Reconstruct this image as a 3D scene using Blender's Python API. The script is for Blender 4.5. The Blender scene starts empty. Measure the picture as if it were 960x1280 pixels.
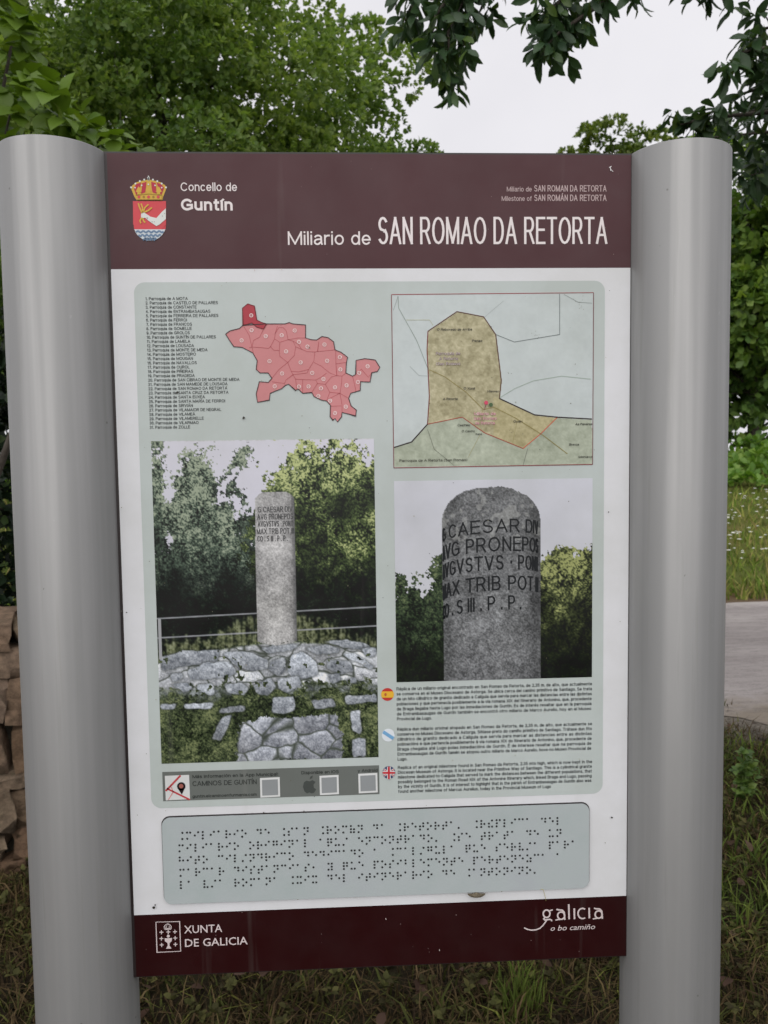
import bpy, bmesh, math, random
import numpy as np
from mathutils import Vector, Matrix

random.seed(7); RNG = np.random.default_rng(7)
scene = bpy.context.scene
COL = scene.collection

# ------------------------------------------------------------------ camera
F, CX, CY = 1000.0, 480.0, 640.0            # photo pixels (960 x 1280)
PB = 0.78                                   # height of the board's lower edge
PW, PH = 0.80, 1.286                        # board size
CAM = np.array([-0.0469, -1.2446, 0.8227 + PB])
_yaw, _pitch, _roll = 0.04631, -0.06668, -0.01381
_fw = np.array([math.sin(_yaw)*math.cos(_pitch), math.cos(_yaw)*math.cos(_pitch), math.sin(_pitch)])
_r0 = np.array([math.cos(_yaw), -math.sin(_yaw), 0.0]); _u0 = np.cross(_r0, _fw)
_r = _r0*math.cos(_roll) + _u0*math.sin(_roll); _u = -_r0*math.sin(_roll) + _u0*math.cos(_roll)
cam_d = bpy.data.cameras.new('camera'); cam = bpy.data.objects.new('camera', cam_d); COL.objects.link(cam)
cam_d.sensor_fit = 'AUTO'; cam_d.sensor_width = 36.0; cam_d.lens = F/1280*36.0
cam_d.clip_start = 0.05; cam_d.clip_end = 2000
cam.matrix_world = Matrix(((_r[0], _u[0], -_fw[0], CAM[0]), (_r[1], _u[1], -_fw[1], CAM[1]), (_r[2], _u[2], -_fw[2], CAM[2]), (0, 0, 0, 1)))
cam_d.dof.use_dof = True; cam_d.dof.focus_distance = 1.24; cam_d.dof.aperture_fstop = 28.1/2.6
scene.camera = cam

# ------------------------------------------------------------------ sky, sun, exposure
SUN_EL, SUN_AZ = 41.0, -165.0               # azimuth clockwise from +Y: behind the camera, a little left
world = bpy.data.worlds.new('World'); scene.world = world; world.use_nodes = True
wn, wl = world.node_tree.nodes, world.node_tree.links
wn.clear()
w_out = wn.new('ShaderNodeOutputWorld'); w_bg = wn.new('ShaderNodeBackground')
sky = wn.new('ShaderNodeTexSky'); sky.sky_type = 'NISHITA'; sky.sun_disc = False
sky.sun_elevation = math.radians(SUN_EL); sky.sun_rotation = math.radians(SUN_AZ); sky.dust_density = 4.0
w_hsv = wn.new('ShaderNodeHueSaturation'); w_hsv.inputs['Saturation'].default_value = 0.25
w_tc = wn.new('ShaderNodeTexCoord'); w_no = wn.new('ShaderNodeTexNoise')
w_no.inputs['Scale'].default_value = 2.2; w_no.inputs['Detail'].default_value = 5
w_cr = wn.new('ShaderNodeValToRGB')
w_cr.color_ramp.elements[0].position = 0.3; w_cr.color_ramp.elements[0].color = (6.7, 6.6, 6.95, 1)
w_cr.color_ramp.elements[1].position = 0.72; w_cr.color_ramp.elements[1].color = (8.3, 8.15, 8.45, 1)
w_mix = wn.new('ShaderNodeMix'); w_mix.data_type = 'RGBA'; w_mix.inputs['Factor'].default_value = 0.85
wl.new(w_tc.outputs['Generated'], w_no.inputs['Vector']); wl.new(w_no.outputs['Fac'], w_cr.inputs['Fac'])
wl.new(sky.outputs['Color'], w_hsv.inputs['Color']); wl.new(w_hsv.outputs['Color'], w_mix.inputs[6])
wl.new(w_cr.outputs['Color'], w_mix.inputs[7]); wl.new(w_mix.outputs[2], w_bg.inputs['Color'])
w_bg.inputs['Strength'].default_value = 0.1
wl.new(w_bg.outputs['Background'], w_out.inputs['Surface'])
sun_d = bpy.data.lights.new('sun', 'SUN'); sun_d.energy = 1.5; sun_d.angle = math.radians(95); sun_d.color = (1.0, 0.97, 0.93)
sun = bpy.data.objects.new('sun', sun_d); COL.objects.link(sun)
_el, _az = math.radians(SUN_EL), math.radians(SUN_AZ)
_sd = Vector((math.sin(_az)*math.cos(_el), math.cos(_az)*math.cos(_el), math.sin(_el)))
sun.rotation_euler = _sd.to_track_quat('Z', 'Y').to_euler(); sun.location = _sd*30
scene.view_settings.view_transform = 'Standard'; scene.view_settings.look = 'None'
scene.view_settings.exposure = 0.30; scene.view_settings.gamma = 1.0; scene.view_settings.use_curve_mapping = False
scene.render.engine = 'CYCLES'; scene.cycles.max_bounces = 6; scene.cycles.transparent_max_bounces = 8

# ------------------------------------------------------------------ geometry of the view: pixel -> direction -> point
def ray(px, py):
    return _fw + _r*((px-CX)/F) - _u*((py-CY)/F)
def at_y(px, py, Y):                        # point of that direction on the plane y = Y
    d = ray(px, py); t = (Y-CAM[1])/d[1]
    return CAM + d*t
def on_ground(px, py, z=0.0):
    d = ray(px, py); t = (z-CAM[2])/d[2]
    return CAM + d*t
def P(px, py):                              # photo pixel -> (x, z) on the board's face
    p = at_y(px, py, 0.0)
    return p[0], p[2]
def project(pts):
    d = np.asarray(pts, float)-CAM
    zc = d@_fw
    return CX+F*(d@_r)/zc, CY-F*(d@_u)/zc, zc
PXM = PW/652.0                              # metres per photo pixel on the board, about

# ------------------------------------------------------------------ helpers
def lin(c):
    c = np.asarray(c, float)/255.0
    return np.where(c <= 0.04045, c/12.92, ((c+0.055)/1.055)**2.4)
INK = 1.18
def ink(r, g, b):
    v = np.clip(lin((r, g, b))*INK-0.012, 0.004, 0.86)
    return (float(v[0]), float(v[1]), float(v[2]), 1.0)

def tag(o, label=None, cat=None, group=None, kind=None):
    if label: o['label'] = label
    if cat: o['category'] = cat
    if group: o['group'] = group
    if kind: o['kind'] = kind
    return o
def empty(name, loc=(0, 0, 0), rz=0):
    o = bpy.data.objects.new(name, None); COL.objects.link(o)
    o.location = loc; o.rotation_euler = (0, 0, rz); o.empty_display_size = 0.1
    return o
def link(name, me, parent=None):
    o = bpy.data.objects.new(name, me); COL.objects.link(o)
    if parent is not None:
        o.parent = parent
        o.matrix_parent_inverse = Matrix.Identity(4)
    return o
def fast_mesh(name, V, faces, material=None, smooth=False):
    """V (n,3); faces: list of (m,k) integer arrays"""
    me = bpy.data.meshes.new(name); V = np.asarray(V, np.float32)
    me.vertices.add(len(V)); me.vertices.foreach_set('co', V.ravel())
    if not isinstance(faces, (list, tuple)): faces = [faces]
    tot = np.concatenate([np.full(len(f), f.shape[1], np.int32) for f in faces])
    idx = np.concatenate([f.ravel() for f in faces]).astype(np.int32)
    me.loops.add(len(idx)); me.loops.foreach_set('vertex_index', idx)
    me.polygons.add(len(tot)); st = np.zeros(len(tot), np.int32); st[1:] = np.cumsum(tot)[:-1]
    me.polygons.foreach_set('loop_start', st)
    me.polygons.foreach_set('loop_total', tot)
    if smooth: me.polygons.foreach_set('use_smooth', np.ones(len(tot), bool))
    me.update(calc_edges=True)
    if material: me.materials.append(material)
    return me
def point_colors(me, cols):
    a = me.color_attributes.new('ink', 'FLOAT_COLOR', 'POINT')
    a.data.foreach_set('color', np.asarray(cols, np.float32).ravel())

class NT:
    """small node-tree helper"""
    def __init__(s, name):
        s.m = bpy.data.materials.new(name); s.m.use_nodes = True
        s.n, s.l = s.m.node_tree.nodes, s.m.node_tree.links
        s.b = s.n['Principled BSDF']; s.out = s.n['Material Output']
    def node(s, t, **kw):
        n = s.n.new(t)
        for k, v in kw.items():
            if k in n.inputs.keys(): n.inputs[k].default_value = v
            else: setattr(n, k, v)
        return n
    def link(s, a, b): s.l.new(a, b)
    def obj(s): return s.node('ShaderNodeTexCoord').outputs['Object']
    def gen(s): return s.node('ShaderNodeNewGeometry').outputs['Position']
    def noise(s, vec, scale, detail=4, rough=0.6, stretch=None):
        if stretch:
            mp = s.node('ShaderNodeMapping'); mp.inputs['Scale'].default_value = stretch
            s.link(vec, mp.inputs['Vector']); vec = mp.outputs['Vector']
        n = s.node('ShaderNodeTexNoise'); n.inputs['Scale'].default_value = scale
        n.inputs['Detail'].default_value = detail; n.inputs['Roughness'].default_value = rough
        s.link(vec, n.inputs['Vector']); return n.outputs['Fac']
    def ramp(s, fac, stops):
        r = s.node('ShaderNodeValToRGB'); e = r.color_ramp.elements
        while len(e) < len(stops): e.new(0.5)
        for i, (p, c) in enumerate(stops):
            e[i].position = p; e[i].color = tuple(c)+(1,) if len(c) == 3 else c
        s.link(fac, r.inputs['Fac']); return r.outputs['Color']
    def mix(s, fac, a, b, blend='MIX'):
        m = s.node('ShaderNodeMix', data_type='RGBA', blend_type=blend)
        for sock, v in ((m.inputs['Factor'], fac), (m.inputs[6], a), (m.inputs[7], b)):
            if hasattr(v, 'links') or hasattr(v, 'is_linked'): s.link(v, sock)
            else: sock.default_value = v if not isinstance(v, tuple) or len(v) == 4 else v+(1,)
        return m.outputs[2]
    def mapr(s, fac, a, b, c, d):
        m = s.node('ShaderNodeMapRange')
        for k, v in zip(('From Min', 'From Max', 'To Min', 'To Max'), (a, b, c, d)): m.inputs[k].default_value = v
        s.link(fac, m.inputs['Value']); return m.outputs['Result']
    def math(s, op, a, b=None):
        m = s.node('ShaderNodeMath', operation=op)
        for i, v in enumerate((a, b)):
            if v is None: continue
            if hasattr(v, 'is_linked'): s.link(v, m.inputs[i])
            else: m.inputs[i].default_value = v
        return m.outputs[0]
    def bump(s, h, strength=0.3, dist=0.01):
        b = s.node('ShaderNodeBump'); b.inputs['Strength'].default_value = strength; b.inputs['Distance'].default_value = dist
        s.link(h, b.inputs['Height']); s.link(b.outputs['Normal'], s.b.inputs['Normal'])
    def set(s, **kw):
        for k, v in kw.items():
            k = k.replace('_', ' ')
            if hasattr(v, 'is_linked'): s.link(v, s.b.inputs[k])
            else: s.b.inputs[k].default_value = v if not isinstance(v, tuple) or len(v) == 4 else v+(1,)
        return s.m

# ------------------------------------------------------------------ materials
def m_ink():
    t = NT('printed_ink')
    a = t.node('ShaderNodeAttribute', attribute_name='ink').outputs['Color']
    g = t.gen()
    dirt = t.noise(g, 5.0, 6, 0.65)
    film = t.ramp(dirt, [(0.35, (0.90, 0.90, 0.88)), (0.6, (1, 1, 1))])
    c = t.mix(1.0, a, film, 'MULTIPLY')
    run = t.noise(g, 26.0, 3, 0.6, (1, 1, 0.06))             # thin run-off streaks
    runf = t.mapr(run, 0.62, 0.8, 0.0, 0.10)
    c = t.mix(runf, c, (0.36, 0.35, 0.32))
    rough = t.mapr(t.noise(g, 14, 4), 0.3, 0.7, 0.30, 0.46)
    t.set(Base_Color=c, Roughness=rough, IOR=1.40)
    return t.m
M_INK = m_ink()

def m_post():
    t = NT('silver_powder_coat')
    g = t.obj()
    reflect_bands = t.noise(g, 26, 3, 0.55, (1, 1, 0.02))            # tint bands painted in for reflections of the surroundings
    stain = t.noise(g, 3.0, 6, 0.7, (1, 1, 0.35))
    base = t.ramp(stain, [(0.3, (0.275, 0.275, 0.272)), (0.7, (0.315, 0.315, 0.312))])
    base = t.mix(t.mapr(reflect_bands, 0.40, 0.60, 0.0, 0.55), base, (0.205, 0.208, 0.208))
    streak = t.noise(g, 70, 4, 0.65, (1, 1, 0.035))            # rain streaks
    base = t.mix(t.mapr(streak, 0.56, 0.74, 0.0, 0.30), base, (0.17, 0.17, 0.155))
    scuff = t.noise(g, 90, 6, 0.8, (1, 1, 0.5))
    base = t.mix(t.mapr(scuff, 0.66, 0.74, 0.0, 0.35), base, (0.42, 0.42, 0.41))
    vo = t.node('ShaderNodeTexVoronoi'); vo.inputs['Scale'].default_value = 26; vo.inputs['Randomness'].default_value = 1
    t.link(g, vo.inputs['Vector'])
    sel = t.math('GREATER_THAN', t.noise(g, 17, 1), 0.55)
    pit = t.math('MULTIPLY', t.mapr(vo.outputs['Distance'], 0.035, 0.06, 1.0, 0.0), sel)
    base = t.mix(t.math('MULTIPLY', pit, 0.7), base, (0.10, 0.10, 0.09))
    rough = t.mapr(reflect_bands, 0.35, 0.65, 0.38, 0.56)
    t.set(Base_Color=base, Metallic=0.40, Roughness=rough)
    t.bump(t.noise(g, 320, 2), 0.04, 0.001)
    return t.m
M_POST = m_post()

def m_simple(name, col, rough=0.6, metal=0.0, spec=0.5, var=0.0, scale=20):
    t = NT(name)
    c = col
    if var:
        f = t.noise(t.gen(), scale, 5)
        c = t.ramp(f, [(0.3, tuple(v*(1-var) for v in col)), (0.7, tuple(min(1, v*(1+var)) for v in col))])
    t.set(Base_Color=c, Roughness=rough, Metallic=metal, Specular_IOR_Level=spec)
    return t.m
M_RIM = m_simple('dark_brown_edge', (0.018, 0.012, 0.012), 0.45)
M_DOT = m_simple('black_braille_bead', (0.008, 0.008, 0.009), 0.35)
M_BARK = None

def m_plate():
    t = NT('braille_plate_plastic')
    g = t.gen()
    c = t.ramp(t.noise(g, 6, 6, 0.7), [(0.3, (0.365, 0.425, 0.42)), (0.52, (0.405, 0.45, 0.455)), (0.72, (0.39, 0.42, 0.445))])
    grime = t.noise(g, 55, 5, 0.75)
    c = t.mix(t.mapr(grime, 0.62, 0.8, 0, 0.35), c, (0.30, 0.31, 0.26))
    t.set(Base_Color=c, Roughness=t.mapr(t.noise(g, 18, 4), 0.3, 0.7, 0.28, 0.48), IOR=1.5)
    return t.m
M_PLATE = m_plate()

def m_leaf(name, stops, trans=0.35, rough=0.5, clump=None):
    t = NT(name)
    isl = t.node('ShaderNodeNewGeometry').outputs['Random Per Island']
    c = t.ramp(isl, stops)
    if clump:                                                 # whole sprays differ in age and hue
        f = t.noise(t.gen(), clump, 2)
        c = t.mix(t.mapr(f, 0.38, 0.66, 0.0, 0.7), c, t.ramp(isl, [(p, tuple(v*k for v, k in zip(cc, (1.75, 1.45, 1.2)))) for p, cc in stops]))
    t.set(Base_Color=c, Roughness=rough, Specular_IOR_Level=0.45)
    tr = t.node('ShaderNodeBsdfTranslucent'); t.link(t.mix(1.0, c, (1.25, 1.3, 0.55, 1), 'MULTIPLY'), tr.inputs['Color'])
    mx = t.node('ShaderNodeMixShader'); mx.inputs['Fac'].default_value = trans
    t.link(t.b.outputs['BSDF'], mx.inputs[1]); t.link(tr.outputs['BSDF'], mx.inputs[2]); t.link(mx.outputs['Shader'], t.out.inputs['Surface'])
    return t.m
M_OAK = m_leaf('oak_leaf', [(0.0, (0.090, 0.165, 0.045)), (0.5, (0.145, 0.235, 0.065)), (1.0, (0.20, 0.29, 0.105))], 0.48, 0.5, 0.9)
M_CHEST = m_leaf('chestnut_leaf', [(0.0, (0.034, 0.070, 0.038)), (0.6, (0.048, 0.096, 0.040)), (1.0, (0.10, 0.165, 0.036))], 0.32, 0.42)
M_HAZEL = m_leaf('hazel_leaf', [(0.0, (0.065, 0.125, 0.013)), (0.5, (0.105, 0.185, 0.018)), (1.0, (0.165, 0.240, 0.028))], 0.32, 0.5)
M_SHADED_BUSH = m_leaf('shaded_evergreen_leaf', [(0.0, (0.008, 0.016, 0.008)), (0.8, (0.014, 0.030, 0.012)), (1.0, (0.06, 0.10, 0.02))], 0.15, 0.4)  # near-black greens: deep shade behind the wall put into the leaf colour
M_FAR = m_leaf('far_tree_leaf', [(0.0, (0.060, 0.125, 0.030)), (0.5, (0.105, 0.190, 0.042)), (1.0, (0.16, 0.25, 0.06))], 0.42, 0.5, 0.6)
M_PALE = m_leaf('pale_tree_leaf', [(0.0, (0.060, 0.105, 0.022)), (0.5, (0.095, 0.150, 0.030)), (1.0, (0.14, 0.19, 0.045))], 0.35, 0.5, 0.6)

def m_bark():
    t = NT('bark')
    g = t.gen()
    c = t.ramp(t.noise(g, 9, 6, 0.7, (1, 1, 0.25)), [(0.3, (0.035, 0.028, 0.022)), (0.55, (0.085, 0.072, 0.058)), (0.75, (0.13, 0.125, 0.10))])
    t.set(Base_Color=c, Roughness=0.9); t.bump(t.noise(g, 24, 5, 0.7, (1, 1, 0.2)), 0.7, 0.02)
    return t.m
M_BARK = m_bark()

def m_stone():
    t = NT('rubble_stone')
    g = t.gen()
    rnd = t.node('ShaderNodeObjectInfo').outputs['Random']
    tone = t.ramp(rnd, [(0.0, (0.36, 0.25, 0.17)), (0.3, (0.48, 0.36, 0.28)), (0.55, (0.38, 0.29, 0.20)), (0.8, (0.32, 0.19, 0.11)), (1.0, (0.46, 0.37, 0.29))])
    c = t.mix(0.75, tone, t.ramp(t.noise(g, 30, 8, 0.75), [(0.3, (0.30, 0.28, 0.26)), (0.5, (0.85, 0.83, 0.8)), (0.7, (1.5, 1.45, 1.4))]), 'MULTIPLY')
    lich = t.noise(g, 11, 6, 0.7)
    c = t.mix(t.mapr(lich, 0.56, 0.68, 0, 0.65), c, (0.085, 0.085, 0.035))
    c = t.mix(t.mapr(t.noise(g, 6, 4), 0.58, 0.7, 0, 0.6), c, (0.13, 0.075, 0.04))
    t.set(Base_Color=c, Roughness=0.92, Specular_IOR_Level=0.25)
    t.bump(t.noise(g, 38, 10, 0.85), 1.0, 0.05)
    return t.m
M_STONE = m_stone()
M_MORTAR = m_simple('earth_filled_joint', (0.035, 0.03, 0.02), 0.95, var=0.5, scale=30)

def m_ground():
    t = NT('ground_soil_and_turf')
    g = t.gen()
    c = t.ramp(t.noise(g, 7, 8, 0.7), [(0.3, (0.012, 0.009, 0.006)), (0.5, (0.026, 0.020, 0.012)), (0.65, (0.026, 0.028, 0.011)), (0.8, (0.05, 0.04, 0.022))])
    far = t.ramp(t.noise(g, 1.1, 6, 0.7), [(0.3, (0.07, 0.10, 0.022)), (0.5, (0.11, 0.125, 0.032)), (0.7, (0.17, 0.14, 0.055))])
    sep = t.node('ShaderNodeSeparateXYZ'); t.link(g, sep.inputs[0])
    grit = t.ramp(t.noise(g, 60, 5, 0.7), [(0.3, (0.11, 0.095, 0.075)), (0.7, (0.26, 0.235, 0.205))])
    gy = t.math('ADD', sep.outputs['Y'], t.mapr(t.noise(g, 6, 5, 0.7), 0.2, 0.8, -0.4, 0.4))
    c = t.mix(t.mapr(gy, 2.75, 3.3, 0, 0.9), c, grit)
    c = t.mix(t.mapr(sep.outputs['Y'], 6.6, 7.4, 0, 1), c, (0.13, 0.085, 0.045))
    c = t.mix(t.mapr(sep.outputs['Y'], 7.35, 7.8, 0, 1), c, far)
    t.set(Base_Color=c, Roughness=0.95, Specular_IOR_Level=0.1)
    t.bump(t.noise(g, 40, 6, 0.7), 0.8, 0.02)
    return t.m
def m_road():
    t = NT('worn_asphalt')
    g = t.gen()
    c = t.ramp(t.noise(g, 1.4, 7, 0.65, (0.35, 1.0, 1)), [(0.3, (0.29, 0.262, 0.255)), (0.55, (0.375, 0.342, 0.332)), (0.72, (0.44, 0.405, 0.39))])
    c = t.mix(t.mapr(t.noise(g, 160, 3), 0.35, 0.7, 0, 0.35), c, (0.11, 0.10, 0.10))
    sepr = t.node('ShaderNodeSeparateXYZ'); t.link(g, sepr.inputs[0])
    edge = t.math('ADD', sepr.outputs['Y'], t.mapr(t.noise(g, 5, 5, 0.7), 0.2, 0.8, -0.25, 0.25))
    c = t.mix(t.mapr(edge, 6.75, 6.95, 0.0, 0.5), c, (0.50, 0.46, 0.44))     # chippings washed to the far side
    c = t.mix(t.mapr(edge, 3.85, 3.45, 0.0, 0.75), c, (0.20, 0.165, 0.12))   # soil and grit on the near side
    crack = t.noise(g, 2.6, 8, 0.8, (0.4, 2.2, 1))
    c = t.mix(t.mapr(t.math('ABSOLUTE', t.math('SUBTRACT', crack, 0.5)), 0.0, 0.022, 0.55, 0.0), c, (0.09, 0.08, 0.08))
    t.set(Base_Color=c, Roughness=0.9, Specular_IOR_Level=0.25); t.bump(t.noise(g, 180, 3), 0.5, 0.004)
    return t.m
def m_grass(name, stops):
    t = NT(name)
    isl = t.node('ShaderNodeNewGeometry').outputs['Random Per Island']
    c = t.ramp(isl, stops)
    c = t.mix(1.0, c, t.ramp(t.noise(t.gen(), 4.5, 4, 0.6), [(0.32, (0.50, 0.42, 0.40)), (0.5, (0.85, 0.80, 0.75)), (0.68, (1.1, 1.15, 0.9))]), 'MULTIPLY')
    t.set(Base_Color=c, Roughness=0.75, Specular_IOR_Level=0.15)
    return t.m
M_GRASS = m_grass('dry_and_green_grass', [(0.0, (0.030, 0.020, 0.010)), (0.35, (0.078, 0.055, 0.028)), (0.62, (0.150, 0.112, 0.058)), (0.66, (0.040, 0.046, 0.012)), (0.92, (0.058, 0.072, 0.017)), (1.0, (0.17, 0.18, 0.045))])
M_MEADOW = m_grass('meadow_grass', [(0.0, (0.105, 0.19, 0.028)), (0.45, (0.17, 0.26, 0.042)), (0.75, (0.26, 0.29, 0.07)), (1.0, (0.36, 0.31, 0.13))])
M_PETAL = m_simple('white_petal', (0.75, 0.75, 0.70), 0.7)

# ------------------------------------------------------------------ ground, road
ROAD0, ROAD1 = 3.30, 7.2
def sstep(a, b, x):
    t = np.clip((x-a)/(b-a), 0, 1); return t*t*(3-2*t)
def terrain(x, y):
    x = np.asarray(x, float); y = np.asarray(y, float)
    bank = 1.55*np.clip((y-ROAD1-0.1)/11.5, 0, 1)**0.85
    bank = bank + 0.05*np.sin(x*0.9)*sstep(8, 11, y) + 0.04*np.sin(x*2.3+y)*sstep(8, 11, y)
    near = 0.015*np.sin(x*3.1+1)*np.sin(y*2.7) * (1-sstep(2.6, 3.5, y))
    return bank+near
def build_ground():
    def axis(lo, hi, dense_lo, dense_hi, step):
        a = list(np.arange(dense_lo, dense_hi+1e-6, step))
        s = step; v = dense_hi
        while v < hi: s *= 1.35; v += s; a.append(min(v, hi))
        s = step; v = dense_lo
        while v > lo: s *= 1.35; v -= s; a.insert(0, max(v, lo))
        return np.array(a)
    xs = axis(-600, 600, -7, 9, 0.25); ys = axis(-600, 900, -4, 22, 0.25)
    X, Y = np.meshgrid(xs, ys); Z = terrain(X, Y)
    V = np.stack([X, Y, Z], -1).reshape(-1, 3); nx = len(xs)
    i = np.arange(len(ys)-1)[:, None]*nx+np.arange(nx-1)[None]
    Fq = np.stack([i, i+1, i+1+nx, i+nx], -1).reshape(-1, 4)
    o = link('ground', fast_mesh('ground', V, Fq, m_ground(), True)); tag(o, kind='structure')
    n = 1600; xs = np.linspace(-70, 70, n)
    nz = lambda s: np.interp(xs, np.linspace(-70, 70, 700), np.random.default_rng(s).normal(0, 1, 700))
    rows = [ROAD0+0.12*nz(1)+0.05*np.sin(xs*23), np.full(n, ROAD0+0.6), np.full(n, (ROAD0+ROAD1)/2), np.full(n, ROAD1-0.5), ROAD1-0.1+0.03*nz(2)]
    zs = [0.006, 0.02, 0.035, 0.02, 0.006]
    V = np.concatenate([np.stack([xs, r, np.full(n, z)], 1) for r, z in zip(rows, zs)])
    i = np.arange(4)[:, None]*n+np.arange(n-1)[None]
    Fq = np.stack([i, i+1, i+1+n, i+n], -1).reshape(-1, 4)
    o = link('road', fast_mesh('road', V, Fq, m_road(), True)); tag(o, kind='structure')
build_ground()

# ------------------------------------------------------------------ the information sign
SIGN = empty('information_sign', (0, 0, 0))
tag(SIGN, 'brown and white heritage information panel held between two silver cylindrical posts', 'sign')
TOPZ = (at_y(57, 168, 0.015-0.079)[2] + at_y(868, 170, 0.015-0.079)[2])/2

def post(x):
    bm = bmesh.new(); n = 72; R, T = 0.079, 0.005
    prof = [(R, -0.35), (R, TOPZ-0.0022), (R-0.0007, TOPZ-0.0007), (R-0.0022, TOPZ), (R-T+0.001, TOPZ), (R-T, TOPZ-0.001), (R-T, TOPZ-0.02), (0.0, TOPZ-0.02)]
    rings = []
    for r, z in prof:
        if r == 0: rings.append([bm.verts.new((0, 0, z))]); continue
        rings.append([bm.verts.new((r*math.cos(2*math.pi*k/n), r*math.sin(2*math.pi*k/n), z)) for k in range(n)])
    for a, b in zip(rings, rings[1:]):
        for k in range(n):
            if len(b) == 1: bm.faces.new((a[k], a[(k+1) % n], b[0]))
            else: bm.faces.new((a[k], a[(k+1) % n], b[(k+1) % n], b[k]))
    for f in bm.faces: f.smooth = True
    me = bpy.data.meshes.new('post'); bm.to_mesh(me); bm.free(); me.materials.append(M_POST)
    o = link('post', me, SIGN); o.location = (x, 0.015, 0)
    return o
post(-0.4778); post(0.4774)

def box_mesh(name, lo, hi, material, bevel=0.0):
    bm = bmesh.new(); bmesh.ops.create_cube(bm, size=1.0)
    for v in bm.verts:
        v.co = Vector([lo[i] if v.co[i] < 0 else hi[i] for i in range(3)])
    if bevel: bmesh.ops.bevel(bm, geom=list(bm.edges), offset=bevel, segments=2, affect='EDGES')
    me = bpy.data.meshes.new(name); bm.to_mesh(me); bm.free(); me.materials.append(material)
    return me
ZB, ZT = PB, PB+PH
link('board', box_mesh('board', (-0.409, 0.0, ZB), (0.409, 0.022, ZT), M_RIM, 0.0012), SIGN)


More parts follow.
